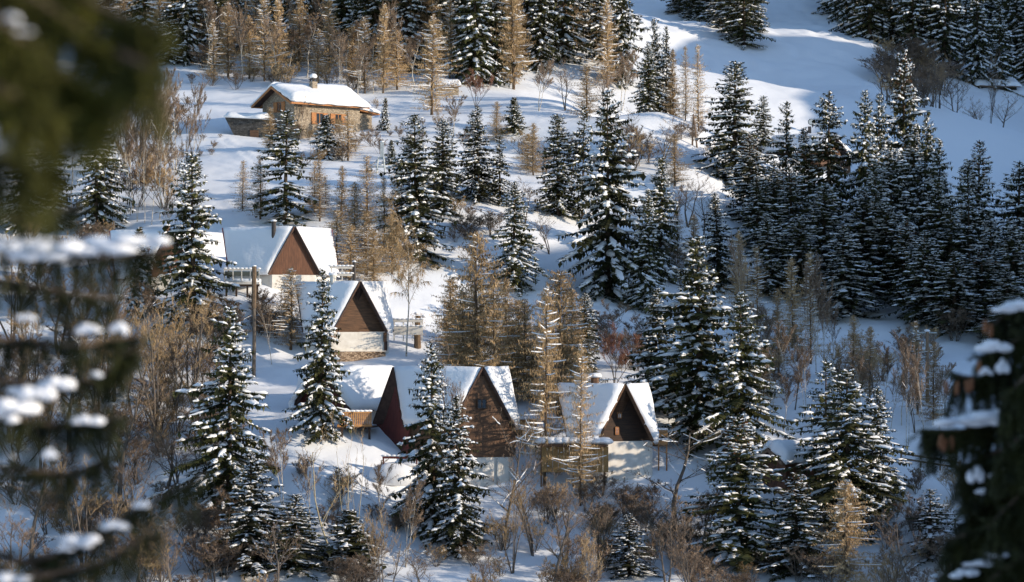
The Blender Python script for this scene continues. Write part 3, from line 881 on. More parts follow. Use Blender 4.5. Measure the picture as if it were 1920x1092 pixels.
def spruce(seed, H=20.0, Rr=4.3, snow=0.85, shape=0.68, droop=0.42, gap=1.0, sparse=0.0, cones=False, start=0.04, lean=0.0):
    rs = np.random.RandomState(seed)
    fo = KB(); sn = KB(); co = KB()
    z = H * start
    U = rs.uniform
    sc = H / 20.0
    asy = U(0, 6.28); asm = U(.05, .2)
    ph = [U(0, 6.28) for _ in range(4)]
    while z < H * 0.985:
        t = z / H
        Lb = Rr * (1 - t) ** shape * (1.0 + 0.13 * math.sin(z / sc * 1.1 + ph[0]) + .1 * math.sin(z / sc * 2.7 + ph[1])) + 0.14 * sc
        if t < 0.2:
            Lb *= 0.66 + t * 1.7
        n = max(3, int(round((3.2 + 3.6 * (1 - t)) * (1 - sparse * .4))))
        a0 = U(0, 6.28)
        for k in range(n):
            if rs.rand() < .06 + sparse * 0.3:
                continue
            a = a0 + 6.283 * k / n + U(-.45, .45)
            L = Lb * U(0.5, 1.16) * (1 + asm * math.cos(a - asy - z * .15))
            el = 0.5 * t ** 1.6 - 0.3 * (1 - t) + U(-.13, .13)
            dr = droop * U(.6, 1.4) * (1 - 0.6 * t)
            ca, sa = math.cos(a), math.sin(a); sx, sy = -sa, ca
            z0 = z + U(-.4, .4) * (.35 + (1 - t) * .65) * sc
            cx = lean * z0 * z0 / H
            def pt(s_):
                r = L * s_
                return (ca * r + cx, sa * r, z0 + L * (el * s_ - dr * s_ * s_ * (1.45 - 0.85 * s_)))
            m_ = max(3, int(L / .21))
            for j in range(m_):
                s_ = 0.12 + 0.88 * (j + U(0, .8)) / m_
                p = pt(s_)
                ln = (0.28 + 0.62 * min(1, L / 2.8) * (1 - s_ * .6)) * U(.65, 1.3)
                for sg in (-1, 1):
                    ox = U(.3, .9)
                    q = (p[0] + (ca * ox + sx * sg) * ln * .82, p[1] + (sa * ox + sy * sg) * ln * .82, p[2] - ln * U(.15, .7))
                    fo.kite(p, q, ln * .2, (ca * .85 - sx * sg * .4, sa * .85 - sy * sg * .4, -.15 + U(-.3, .3)))
                if rs.rand() < 0.85:                      # hanging spray
                    hl = U(.28, .8) * (0.4 + 0.6 * min(1, L / 2.4))
                    q = (p[0] + U(-.12, .12), p[1] + U(-.12, .12), p[2] - hl)
                    fo.kite(p, q, hl * .28, (ca * U(-1, 1) + sx * .6, sa * U(-1, 1) + sy * .6, 0), 0.45)
            tip = pt(1.0); pre = pt(0.74)
            q = (tip[0] + ca * .2, tip[1] + sa * .2, tip[2] + .12)
            fo.kite(pre, q, .14 + .06 * min(2, L), (sx, sy, 0), .5)
            if cones and t > 0.72 and rs.rand() < .8:
                for c in range(3):
                    p = pt(U(.4, 1)); co.kite(p, (p[0], p[1], p[2] - .3), .07, (sx, sy, 0), .5)
                    co.kite(p, (p[0], p[1], p[2] - .3), .07, (ca, sa, 0), .5)
            if rs.rand() < snow - .12:
                s0 = U(.1, .5)
                while s0 < .93:                            # uneven cushions along the bough
                    s1 = min(1.03, s0 + U(.15, .5))
                    ns = 5
                    P = []; wd = []; hh = []
                    wb_ = (0.09 + 0.09 * min(1.7, L * .55)) * U(.45, 1.5) * (1.15 - .35 * s0)
                    for i in range(ns):
                        f_ = i / (ns - 1)
                        p = pt(s0 + (s1 - s0) * f_)
                        P.append((p[0] + U(-.05, .05), p[1] + U(-.05, .05), p[2] + .03))
                        e_ = math.sin(math.pi * min(1, .08 + f_ * .9)) ** .5
                        wd.append(wb_ * e_ * U(.6, 1.4)); hh.append((.07 + .09 * min(1.4, L * .5)) * e_ * U(.5, 1.5))
                    arch(sn, P, (sx, sy), wd, hh)
                    s0 = s1 + U(.02, .3)
                for j in range(int(L * 1.2)):              # loads on the side twigs
                    s_ = U(.3, .95); sg = rs.choice((-1, 1)); p = pt(s_); ln = U(.3, .7) * (1.1 - s_ * .5)
                    e = (p[0] + (ca * .6 + sx * sg) * ln, p[1] + (sa * .6 + sy * sg) * ln, p[2] - ln * .38)
                    mid = ((p[0] + e[0]) / 2, (p[1] + e[1]) / 2, (p[2] + e[2]) / 2 + .04)
                    arch(sn, [(p[0], p[1], p[2]), mid, e], (ca * .7 - sx * sg * .6, sa * .7 - sy * sg * .6), [.03, U(.08, .17), .02], [.02, U(.06, .13), .02])
        z += (0.2 + 0.4 * (1 - t)) * gap * U(.7, 1.3) * sc ** .5
    for i in range(6):                                      # leader
        fo.kite((lean * H * .9, 0, H * .93 + i * .2 * sc), (lean * H * .95 + U(-.1, .1), U(-.1, .1), H * .965 + i * .14 * sc), .1 * sc, (math.cos(i), math.sin(i), 0))
    mb = MB(); nn = 9
    mb.tube([(lean * H * (i / nn) ** 2, 0, H * i / nn - (.8 if i == 0 else 0)) for i in range(nn + 1)], [.25 * sc * (1 - i / nn) ** .85 + .015 for i in range(nn + 1)], 6)
    out = {'trunk': mb.mesh('trunk', 'bark', True), 'crown': fo.mesh('crown', 'needles'), 'snow': sn.mesh('snow', 'snow', True)}
    if cones:
        out['cones'] = co.mesh('cones', 'cone')
    return out, H, Rr

def larch(seed, H=18.0, Rr=2.6, snow=0.15, mat='larch_twigs', dens=1.0, shape=.75, up=0.0):
    rs = np.random.RandomState(seed); U = rs.uniform
    br = KB(); sn = KB()
    z = H * .08
    while z < H * .985:
        t = z / H
        Lb = Rr * (1 - t) ** (shape - .12) * (.35 + .65 * min(1, t / .18)) * (1 + .22 * math.sin(z * 1.3 + seed) + .15 * math.sin(z * 3.7 + seed * 2)) + .1
        n = int(4 + 4 * (1 - t))
        a0 = U(0, 6.28)
        for k in range(n):
            a = a0 + 6.283 * k / n + U(-.4, .4)
            L = Lb * U(.3, 1.25)
            el = U(-.25, .2) + .35 * t + up
            ca, sa = math.cos(a), math.sin(a); sx, sy = -sa, ca
            z0 = z + U(-.2, .2); cv = U(.05, .25)
            def pt(s_):
                return (ca * L * s_, sa * L * s_, z0 + L * (el * s_ - cv * s_ * (1 - s_) * 1.6))
            w = .012 + .01 * L
            for i in range(3):
                br.sliver(pt(i / 3), pt(min(1, (i + 1.4) / 3)), w * (1 - i * .28), (sx * .7, sy * .7, .7))
            for j in range(int(L * 40 * dens) + 6):
                s_ = U(.12, 1); p = pt(s_); ln = U(.2, .62) * (1.1 - .5 * s_)
                b_ = U(-1, 1)
                hz = U(.1, .55); ln *= U(.8, 1.5)
                q = (p[0] + (ca * U(-.2, .9) + sx * b_) * ln * hz, p[1] + (sa * U(-.2, .9) + sy * b_) * ln * hz, p[2] + ln * (rs.choice((-1, -1, 1)) * U(.5, 1)))
                ang = U(0, 6.28)
                br.sliver(p, q, U(.014, .03), (math.cos(ang), math.sin(ang), U(-.4, .4)))
            if rs.rand() < snow:
                P = [pt(.1), pt(.45), pt(.85)]
                arch(sn, P, (sx, sy), [.04, .075, .02], [.03, .07, .02])
        z += (.22 + .22 * (1 - t)) * U(.8, 1.2)
    out = {'trunk': trunk_mesh(rs, H, .13, 'larch_bark', 8, .12), 'crown': br.mesh('crown', mat)}
    if sn.f:
        out['snow'] = sn.mesh('snow', 'snow', True)
    return out, H, Rr

def bare(seed, H=10.0, Rr=3.0, stems=1, bark='grey_bark', twig='brown_twigs', spread=.5, dens=1.0, snow=0.2, fork=.35, r0=.14, droopy=0.0, twl=.5, tm=1.0):
    """leafless broadleaf: trunk or several stems, limbs, side branches and fine twigs"""
    rs = np.random.RandomState(seed); U = rs.uniform
    tk = MB(); br = KB(); sn = KB()
    def grow(p, d, L, rad, lev):
        n = 5 if lev < 2 else 3
        pts = [Vector(p)]; d = Vector(d).normalized()
        for i in range(n):
            w = .16 if lev < 2 else .25
            d = (d + Vector((U(-w, w), U(-w, w), U(-w * .4, w * .8) - (droopy * .35 if lev >= 2 else 0)))).normalized()
            pts.append(pts[-1] + d * L / n)
        rads = [rad * (1 - (.72 if lev == 0 else .9) * i / n) for i in range(n + 1)]
        if lev == 0:
            q = [pts[0] - Vector((0, 0, .6))] + pts
            tk.tube(q, [rads[0] * 1.15] + rads, 6)
        elif lev == 1:
            tk.tube(pts, rads, 4, False)
        else:
            for i in range(n):
                a = U(0, 6.28)
                br.sliver(tuple(pts[i]), tuple(pts[i + 1] + (pts[i + 1] - pts[i]) * .3), max(.014, rads[i]), (math.cos(a), math.sin(a), U(-.5, .5)))
        if snow and lev in (1, 2) and rs.rand() < snow:
            dd = (pts[-1] - pts[0]); hd = math.hypot(dd.x, dd.y)
            if hd > .55 * dd.length:
                sd = (-dd.y / (hd + 1e-6), dd.x / (hd + 1e-6))
                P = [tuple(q + Vector((0, 0, r_ * .6))) for q, r_ in zip(pts[:4], rads)]
                arch(sn, P, sd, [.012 + rads[0] * .6, .018 + rads[1] * .8, .018 + rads[2] * .8, .006][:len(P)], [.02, .04, .035, .01][:len(P)])
        if lev < 2:
            m_ = int((7 if lev == 0 else 6) * dens * (1 if stems < 4 or lev else .7))
            for j in range(m_):
                f_ = (U(fork, 1) if lev == 0 else U(.2, 1))
                k = min(n - 1, int(f_ * n)); q = pts[k].lerp(pts[k + 1], f_ * n - k)
                a = U(0, 6.28)
                ax = Vector((math.cos(a), math.sin(a), U(-.1, .5))).normalized()
                grow(q, (d * (1 - spread * .6) + ax * spread * 1.3), L * (U(.32, .55) if lev == 0 else U(.35, .6)) * (1.25 - f_ * .6), rads[k] * .5, lev + 1)
        if lev >= 1:
            for j in range(int((16 if lev == 2 else 10) * dens * tm)):
                f_ = U(.15, 1); k = min(n - 1, int(f_ * n)); q = pts[k].lerp(pts[k + 1], f_ * n - k)
                e = q + (d * .6 + Vector((U(-1, 1), U(-1, 1), U(-.5, 1) - droopy * 1.6))).normalized() * U(.35, 1) * twl
                a = U(0, 6.28)
                br.sliver(tuple(q), tuple(e), U(.012, .024) * (1 + .25 * (tm - 1)), (math.cos(a), math.sin(a), U(-.5, .5)))
    for s_ in range(stems):
        a = U(0, 6.28); lean = U(.04, .18) if stems < 4 else U(.1, .55)
        b0 = Vector((math.cos(a), math.sin(a), 0)) * (0 if stems == 1 else U(.05, .35))
        grow(b0, (math.cos(a) * lean * (1 if stems > 1 else .4), math.sin(a) * lean * (1 if stems > 1 else .4), 1), H * (U(.75, 1) if stems > 1 else .95), r0 * U(.8, 1.1), 0)
    out = {'trunk': tk.mesh('trunk', bark, True), 'crown': br.mesh('crown', twig)}
    if sn.f:
        out['snow'] = sn.mesh('snow', 'snow', True)
    vs = np.array(br.v); sx = np.percentile(np.hypot(vs[:, 0], vs[:, 1]), 96); hz = np.percentile(vs[:, 2], 99.7)
    return out, hz, sx

SPR = [spruce(1), spruce(2, Rr=3.8, snow=.92, lean=.015), spruce(3, Rr=4.8, droop=.55, gap=1.15), spruce(4, Rr=3.4, snow=.95, shape=.6), spruce(5, Rr=4.3, snow=.8, sparse=.5, gap=1.3), spruce(6, Rr=4.2, droop=.3, gap=1.15, cones=True),
       spruce(7, Rr=4.0, droop=.62, snow=.95), spruce(8, Rr=4.5, snow=.82, shape=.78, lean=-.02), spruce(9, Rr=4.2, droop=.5, snow=.92, shape=.6, gap=1.1), spruce(10, Rr=4.6, droop=.46, snow=.82, shape=.75, sparse=.25), spruce(11, Rr=3.9, droop=.4, snow=.88, shape=.66, sparse=.15, gap=1.2, cones=True, lean=.02), spruce(12, Rr=3.6, droop=.5, snow=.7, shape=.56, gap=1.1)]
SMALL = [spruce(21, 8.0, 2.3, .85, .75, .4, .8), spruce(22, 7.0, 1.9, .9, .8, .4, .85, cones=True), spruce(23, 6.0, 1.8, .85, .7, .45, .8)]
LAR = [larch(31, dens=.75), larch(32, Rr=2.3, dens=.8), larch(33, Rr=3.0, snow=.4, dens=.6), larch(34, Rr=2.0, dens=.95, shape=.55), larch(35, Rr=2.6, snow=.3, dens=.4)]
BIR = [bare(41, 12, 2, 1, 'birch_bark', 'brown_twigs', .4, 1.2, .08, .3, .1, .2, .6, 4), bare(42, 13, 2, 1, 'birch_bark', 'brown_twigs', .35, 1.2, .05, .35, .1, .22, .6, 4), bare(43, 11, 2, 2, 'birch_bark', 'brown_twigs', .35, 1.0, .05, .35, .09, .15, .6, 4), bare(44, 13, 2, 1, 'birch_bark', 'larch_twigs', .4, 1.5, .05, .25, .11, .7, 1.0, 2.4)]
ASP = [bare(45, 11, 2, 1, 'pale_bark', 'larch_twigs', .35, .75, 0, .3, .1, 0, .6), bare(46, 11, 2, 3, 'pale_bark', 'larch_twigs', .33, .7, 0, .25, .08, 0, .6)]
BAR = [bare(51, 9, 3, 2, dens=1.2, snow=0), bare(52, 9, 3, 3, dens=1.1, snow=0), bare(53, 10, 3, 1, spread=.7, dens=1.4, snow=0, r0=.2, fork=.2), bare(54, 8, 3, 4, dens=1.2, snow=0, twig='larch_twigs'), bare(55, 10, 3, 1, spread=.85, dens=1.5, snow=.2, r0=.2, fork=.15, twl=.35)]
RUS = [bare(56, 7, 2.4, 4, 'grey_bark', 'russet_twigs', .35, 1.6, .1, .25, .07, 0, .6)]
SHR = [bare(61, 3.4, 1.6, 9, dens=.9, snow=0, r0=.03, spread=.45, fork=.15, twl=.4), bare(62, 3.0, 1.8, 11, dens=.8, snow=0, r0=.03, spread=.5, fork=.1, twig='larch_twigs', twl=.4), bare(63, 3.6, 1.4, 8, dens=1.0, snow=0, r0=.03, spread=.4, fork=.15, twl=.45)]
KIND = {'spruce': (SPR, 'spruce_tree', 'tree'), 'small': (SMALL, 'young_spruce', 'tree'), 'larch': (LAR, 'larch_tree', 'tree'), 'birch': (BIR, 'birch_tree', 'tree'), 'aspen': (ASP, 'aspen_tree', 'tree'), 'bare': (BAR, 'bare_tree', 'tree'), 'russet': (RUS, 'russet_tree', 'tree'), 'shrub': (SHR, 'shrub', 'shrub')}
TR = random.Random(77)

def plant(kind, x, y, h, w, label, group=None, var=None, lean=0.0, rz=None):
    """h height and w crown width in metres"""
    masters, name, cat = KIND[kind]
    if var is None:
        var = TR.randrange(len(masters))
    parts, H0, R0 = masters[var % len(masters)]
    z = gz(x, y)
    o = thing(name, label, cat, (x, y, z - 0.05), TR.uniform(0, 6.28) if rz is None else rz, group)
    o.rotation_euler = (TR.uniform(-.02, .02), lean + TR.uniform(-.02, .02), o.rotation_euler[2]) if not lean else (0, lean, 0)
    k = w / 2 / R0 * (1.4 if kind in ('spruce', 'small') else 1.15)
    o.scale = (k, k, h / H0)
    for pn, me_ in parts.items():
        link_mesh(pn, me_, o)
    return o

def T(kind, px, top, wpx, label, base=None, D=None, var=None, group=None, lean=0.0):
    """place a tree by its top pixel, crown width in pixels and either the row of its foot or its distance"""
    if base is not None:
        p = ground(px, base); D = p.y
    tp = at(px, top, D)
    x = tp.x
    h = tp.z - gz(x, D)
    return plant(kind, x, D, max(h, .8), wpx * D / F, label, group, var, lean)
# ------------------------------------------------------------------ single trees one can point to
T('spruce', 430, 572, 175, 'tall snow-laden spruce left of the trunk post, below the rust-gabled chalet', D=270, var=2)
T('spruce', 470, 845, 150, 'spruce in the bottom row in front of the tall lower-left spruce', D=261, var=7)
T('spruce', 552, 925, 130, 'low dark spruce at the bottom beside the yellow aspens', D=261, var=0)
T('small', 655, 955, 120, 'thin low spruce behind the yellow aspen stems at the bottom', D=262, var=0)
T('spruce', 604, 503, 98, 'slender dark spruce in front of the middle chalet', D=281, var=1)
T('larch', 545, 500, 120, 'snow-dusted larch in front of the rust gable, beside the middle chalet', base=662, var=2)
T('spruce', 364, 283, 130, 'tall dark spruce left of the rust-gabled upper chalet', D=311, var=3)
T('small', 262, 425, 70, 'small spruce left of the far-left chalet roof', D=316, var=1)
T('spruce', 815, 640, 120, 'snow-heaped spruce hiding the middle of the large front chalet', D=270, var=6)
T('spruce', 862, 740, 110, 'second snow-heaped spruce in front of the brown gable of the front chalet', D=266, var=1)
T('spruce', 1178, 962, 90, 'small conical spruce with brown cones at the bottom centre', D=262, var=5)
T('spruce', 1312, 440, 200, 'tallest golden-green spruce behind the right-hand chalet', D=290, var=0)
T('spruce', 1392, 545, 150, 'broad spruce just right of the tallest golden-green spruce', D=286, var=2)
T('spruce', 1385, 775, 190, 'large snowy spruce at the bottom, left of the brown shed', D=265, var=5)
T('spruce', 1492, 885, 140, 'snowy spruce with brown top at the bottom, in front of the brown shed', D=263, var=5)
T('spruce', 1548, 672, 130, 'dark spruce right behind the brown shed', D=277, var=4)
T('spruce', 1590, 690, 190, 'broad dark spruce leading the group right of the brown shed', D=272, var=2)
T('spruce', 1648, 722, 110, 'snow-clumped narrow spruce at the right of the group by the shed', D=276, var=6)
T('spruce', 1745, 915, 110, 'thin sparse spruce at the bottom beside the right foreground branches', D=266, var=4)
T('spruce', 1228, 540, 110, 'dark spruce just left of the tallest golden-green spruce', D=296, var=1)
T('spruce', 1095, 548, 70, 'narrow snowy spruce behind the brown larches', base=700, var=3)
T('spruce', 534, 203, 125, 'lone open spruce standing on the snow above the rust-gabled chalet', base=422, var=4)
T('spruce', 782, 212, 135, 'tall dark spruce of the group right of the ski-lift tower', base=490, var=0)
T('spruce', 828, 222, 85, 'slimmer spruce at the right of the group near the ski-lift tower', base=400, var=3)
T('spruce', 897, 198, 90, 'mid-slope spruce between the lift-tower group and the hanging brown brush', base=385, var=7)
T('spruce', 937, 252, 60, 'thin spruce right beside the mid-slope spruce', base=390, var=4)
T('spruce', 963, 338, 90, 'snow-loaded spruce standing above the brown larches', base=545, var=6)
T('spruce', 1047, 212, 85, 'dark narrow spruce left of the largest central spruce', base=410, var=3)
T('spruce', 1092, 195, 70, 'thin spruce tucked behind the largest central spruce', base=420, var=4)
T('spruce', 1140, 166, 160, 'largest central spruce with hanging brown boughs above the gully', base=556, var=2)
T('spruce', 1212, 355, 75, 'snowy spruce right of the largest central spruce, nearer the gully path', base=585, var=1)
T('spruce', 1238, 292, 90, 'tall snowy spruce right of the largest central spruce', base=520, var=0)
T('spruce', 1346, 360, 90, 'shaded spruce behind the top of the tallest golden-green spruce', base=540, var=7)
T('small', 965, 182, 45, 'little snowy spruce on the upper slope below the larch edge', base=250, var=0)
T('small', 612, 215, 50, 'little spruce in front of the stone chalet wall', base=295, var=2)
T('small', 722, 182, 22, 'tiny spruce on the white slope right of the stone chalet', base=245, var=1)
T('small', 733, 262, 26, 'little spruce beside the ski-lift tower', base=310, var=0)
T('spruce', 1216, 82, 55, 'small-crowned spruce with a bare stem at the left of the crest group', D=413, var=3)
T('spruce', 1232, 33, 62, 'tallest spruce of the crest group above the ridge', D=418, var=0)
T('spruce', 1250, 48, 60, 'second spruce of the crest group above the ridge', D=420, var=7)
T('larch', 1262, 90, 50, 'brown larch at the right of the crest group', D=416, var=1)
T('larch', 1285, 85, 45, 'thin dark larch right of the crest group', D=408, var=4)
T('larch', 1310, 82, 56, 'open skeletal larch at the edge of the shaded piste', D=404, var=4)
T('spruce', 1376, 113, 115, 'tall full spruce right of the power pole, before the piste', base=350, var=3)
T('spruce', 1430, 178, 45, 'small spruce standing free against the shaded piste', D=425, var=3)
T('spruce', 1472, 188, 80, 'spruce with raised arms in front of the wide piste roof', D=392, var=4)
T('spruce', 1510, 238, 70, 'thin spruce between the two snowy piste roofs', D=390, var=5)
T('spruce', 1692, 92, 120, 'tallest spruce of the right forest, with a ragged snowy top', D=398, var=5)
T('spruce', 98, 213, 95, 'left of two dark snowy spruces under the blurred branch at far left', base=425, var=0)
T('spruce', 180, 193, 110, 'right of two dark snowy spruces beside the birch thicket at far left', base=435, var=2)
T('spruce', 40, 230, 90, 'half-hidden spruce at the far left edge under the blurred branch', base=430, var=7)
T('spruce', 318, 10, 90, 'snowy spruce at the forest edge next to the blurred top-left branch', base=120, var=2)

G_R = 'spruces of the dark forest on the right slope'
RF = [(1408, 248, 85), (1450, 300, 80), (1552, 168, 80), (1622, 168, 75), (1645, 172, 70), (1735, 212, 75), (1762, 258, 70), (1712, 235, 85),
      (1834, 262, 80), (1812, 298, 75), (1908, 300, 90), (1545, 340, 95), (1615, 355, 120), (1662, 378, 100), (1692, 410, 90), (1485, 310, 85), (1782, 385, 100),
      (1815, 372, 90), (1860, 400, 80), (1900, 420, 100), (1440, 400, 80), (1500, 400, 90), (1580, 420, 110), (1735, 430, 110), (1790, 470, 110), (1840, 470, 110), (1890, 500, 110), (1930, 350, 90), (1420, 330, 80), (1670, 270, 90), (1640, 300, 85), (1760, 330, 90)]
for i, (px, top, w) in enumerate(RF):
    D = 392 - (top - 165) * 0.175 + TR.uniform(-4, 4)
    T('spruce', px, top, w * 1.25, 'snow-dusted spruce standing in the dark forest on the right slope', D=D, group=G_R)

# larches, birches and bare trees one can point to
T('larch', 895, 432, 150, 'tall golden-brown larch behind the large front chalet', D=294, var=3)
T('larch', 930, 520, 130, 'bushy brown larch just right of the tall golden larch', D=293, var=0)
T('larch', 866, 540, 120, 'low brown larch left of the tall golden larch', D=296, var=1)
T('larch', 1048, 505, 150, 'brown larch behind the snow-barred larch above the right-hand chalet', D=292, var=3)
T('larch', 1020, 530, 130, 'larch with snow-covered bare arms left of the right-hand chalet', D=281, var=2)
T('larch', 985, 560, 130, 'brown larch between the two larch groups behind the front chalet', D=296, var=0)
T('larch', 1088, 640, 90, 'dark-stemmed larch with drooping snowy arms in front of the right-hand chalet roof', D=277, var=2)
T('birch', 762, 365, 110, 'tall golden weeping birch above the middle chalet', base=672, var=3)
T('larch', 688, 395, 90, 'brown larch right behind the upper terrace railing', base=520, var=0)
T('larch', 632, 392, 85, 'brown larch just right of the rust-gabled chalet roof', base=505, var=4)
T('larch', 690, 290, 80, 'thin dark larch below the ski-lift tower', base=420, var=4)
T('larch', 488, 290, 70, 'thin larch at the left of the lone open spruce', base=410, var=4)
T('larch', 590, 300, 60, 'thin larch at the right of the lone open spruce', base=405, var=4)
T('larch', 505, 200, 36, 'small golden larch before the stone chalet gable', base=290, var=3)
T('birch', 563, 175, 40, 'slim birch standing before the stone chalet eave', base=262, var=0)
T('larch', 652, 205, 70, 'dark thin larch at the right corner of the stone chalet', base=300, var=4)
T('larch', 810, 28, 110, 'tall snow-flecked larch at the front of the upper forest edge', base=215, var=2)
T('russet', 892, 130, 55, 'dark russet leafless tree before the upper spruce forest', base=198, var=0)
T('russet', 1152, 605, 90, 'russet leafless tree in the gully left of the dark spruces', base=735, var=0)
T('bare', 1240, 215, 90, 'leafless brown tree on the bright slope below the crest group', base=330, var=1)
T('bare', 1000, 850, 130, 'leafless many-stemmed tree at the bottom below the right-hand chalet', D=266, var=1)
T('bare', 945, 770, 120, 'leafless tree with snow-covered limbs in front of the brown gable', D=268, var=4, lean=.12)
T('bare', 1265, 790, 190, 'crooked leafless tree with snow-lined limbs below the right-hand chalet', base=985, var=4)
T('bare', 300, 560, 190, 'broad leafless tree with beige twigs in the left thicket', D=283, var=3)
T('bare', 360, 540, 170, 'beige-twigged leafless tree before the foot of the tall dark spruce', D=292, var=3)
T('bare', 225, 700, 150, 'dark forked leafless tree in the left thicket', D=276, var=2)
T('bare', 305, 800, 150, 'leaning leafless tree at lower left with a curved trunk', D=272, var=2, lean=.2)
T('aspen', 622, 790, 110, 'left of two yellow-barked aspens at the bottom, before the red gable', D=261, var=0)
T('aspen', 665, 770, 110, 'right of two yellow-barked aspens at the bottom, before the red gable', D=262, var=1)
T('bare', 860, 640, 90, 'slim leafless sapling between the snow-heaped spruce and the brown gable', D=272, var=0)
for i, (px, top, base, w) in enumerate([(226, 130, 405, 60), (238, 170, 415, 40), (258, 160, 420, 44), (285, 150, 425, 60), (272, 190, 425, 40), (330, 130, 330, 70), (362, 140, 360, 70), (135, 165, 400, 60), (205, 120, 390, 80), (250, 130, 400, 80), (300, 170, 415, 70), (318, 370, 440, 40), (345, 200, 420, 60), (215, 150, 400, 70), (246, 180, 410, 70), (268, 140, 400, 80), (310, 180, 400, 70), (190, 170, 420, 60)]):
    T('birch', px, top, w, 'slender white-stemmed birch in the purple-brown thicket at upper left', base=base, group='birches of the upper-left thicket', var=i % 3)
for i, (px, top, base, w) in enumerate([(1505, 475, 690, 60), (1530, 500, 700, 60), (1545, 520, 700, 50), (1565, 560, 720, 50), (1690, 620, 800, 60), (1700, 640, 860, 60), (1735, 650, 860, 70), (1475, 600, 760, 60), (1440, 570, 700, 60), (1395, 440, 640, 50), (1655, 640, 800, 60)]):
    T('birch', px, top, w, 'slim pale birch at the foot of the dark right forest', base=base, group='birches below the right forest', var=i % 3)
for i, (px, top, base, w) in enumerate([(638, 60, 180, 50), (652, 55, 170, 40), (670, 80, 185, 50), (750, 10, 170, 50), (540, 50, 150, 60), (480, 40, 140, 60), (600, 70, 165, 50), (700, 60, 175, 50), (395, 10, 130, 60), (430, 15, 140, 60)]):
    T('birch', px, top, w, 'pale-stemmed birch along the lower edge of the upper forest', base=base, group='birches at the upper forest edge', var=i % 3)
for i, (px, top, base, w) in enumerate([(1660, 100, 170, 90), (1700, 110, 180, 80), (1735, 105, 200, 90), (1760, 120, 210, 90), (1790, 130, 215, 80), (1855, 90, 228, 40), (1880, 170, 230, 60), (1680, 140, 190, 80), (1720, 150, 200, 80), (1840, 180, 228, 60)]):
    pt_ = at(px, base, 1); T('bare', px, top, w, 'leafless brown tree in the gully under the far dark forest', D=515 + (px - 1660) * 0.04, group='leafless trees in the far gully', var=i % 4)

# upper forest: spruces and larches behind the stone chalet
G_U = 'trees of the upper forest behind the stone chalet'
fr = random.Random(5)
placed = []
def forest(n, region, kinds, hrange, group, labels, spacing):
    cnt = 0; tries = 0
    while cnt < n and tries < n * 60:
        tries += 1
        q = region()
        if q is None:
            continue
        x, y = q
        if any((x - a) ** 2 + (y - b_) ** 2 < spacing ** 2 for a, b_ in placed):
            continue
        placed.append((x, y)); cnt += 1
        k = fr.choices(list(kinds), list(kinds.values()))[0]
        h = fr.uniform(*hrange) * (0.9 if k == 'larch' else 1)
        plant(k, x, y, h, h * fr.uniform(.28, .4), labels[k], group + (' (larches)' if k == 'larch' else ' (spruces)'))
def reg_upper():
    px = fr.uniform(-20, 1185); row = fr.uniform(-70, 190)
    lim = 85 if px < 200 else 100 if px < 330 else 126 if px < 560 else 130 + (px - 560) * .12 if px < 850 else 172
    if row > lim:
        return None
    if px > 1110 + (row + 40) * .45:
        return None
    p = ground(px, row)
    return p.x, p.y
forest(225, reg_upper, {'spruce': 54, 'larch': 46}, (15, 23), G_U, {'spruce': 'snow-streaked spruce in the dense forest along the top edge', 'larch': 'brown larch mixed into the dense forest along the top edge'}, 2.6)
def reg_far():
    px = fr.uniform(1440, 1960); row = fr.uniform(-80, 175)
    edge = 15 + (px - 1530) * .75 if px < 1670 else 118 + (px - 1670) * .25
    if px < 1530 or row > edge:
        return None
    p = ground(px, row)
    return p.x, p.y
forest(105, reg_far, {'spruce': 100}, (18, 27), 'far forest right of the piste', {'spruce': 'shaded spruce in the far dark forest right of the piste'}, 3.6)
for i, (px, top, base, w) in enumerate([(1275, -60, 22, 60), (1300, -60, 35, 60), (1325, -60, 45, 60), (1350, -50, 55, 60), (1372, -60, 70, 60), (1396, -70, 85, 75), (1330, -90, 20, 60), (1360, -90, 30, 60), (1395, -90, 50, 60), (1415, -60, 60, 50)]):
    T('spruce', px, top, w, 'shaded spruce in the small clump jutting onto the piste', base=base, group='spruce clump on the piste')

# shrubs and thickets
def shrubs(n, box, label, group, h=(2, 4), w=1.1, kind='shrub', var=None):
    for i in range(n):
        p = ground(fr.uniform(box[0], box[2]), fr.uniform(box[1], box[3]))
        hh = fr.uniform(*h)
        plant(kind, p.x, p.y, hh, hh * w * fr.uniform(.8, 1.3), label, group, var)
shrubs(30, (0, 880, 420, 1092), 'bare brown shrub in the lower-left thicket', 'shrubs of the lower-left thicket', (2.2, 5))
shrubs(30, (0, 620, 430, 880), 'bare beige shrub in the thicket below the far-left chalet', 'shrubs of the left thicket', (3, 6.5))
shrubs(12, (0, 430, 230, 600), 'bare brown shrub under the two dark spruces at far left', 'shrubs at far left', (2.5, 5))
shrubs(36, (930, 940, 1340, 1092), 'bare brown shrub in the thicket below the right-hand chalet', 'shrubs of the central thicket', (2, 3.6))
shrubs(12, (700, 960, 930, 1092), 'bare brown shrub at the bottom below the front chalet', 'shrubs below the front chalet', (1.2, 2.4))
shrubs(10, (560, 900, 720, 1092), 'thin bare shrub among the yellow aspens', 'shrubs among the aspens', (1.6, 3))
shrubs(10, (1400, 930, 1780, 1092), 'bare shrub between the spruces at lower right', 'shrubs at lower right', (1.8, 3.5))
shrubs(14, (840, 600, 1080, 740), 'bare brown bush at the feet of the golden larches', 'bushes under the larches', (2.5, 4.5))
shrubs(12, (840, 330, 960, 470), 'thin bare bush on the shaded slope above the larches', 'bushes on the shaded middle slope', (1.6, 3.4))
shrubs(12, (960, 240, 1340, 330), 'bare bush on the bright slope under the crest', 'bushes under the crest', (1.8, 4))
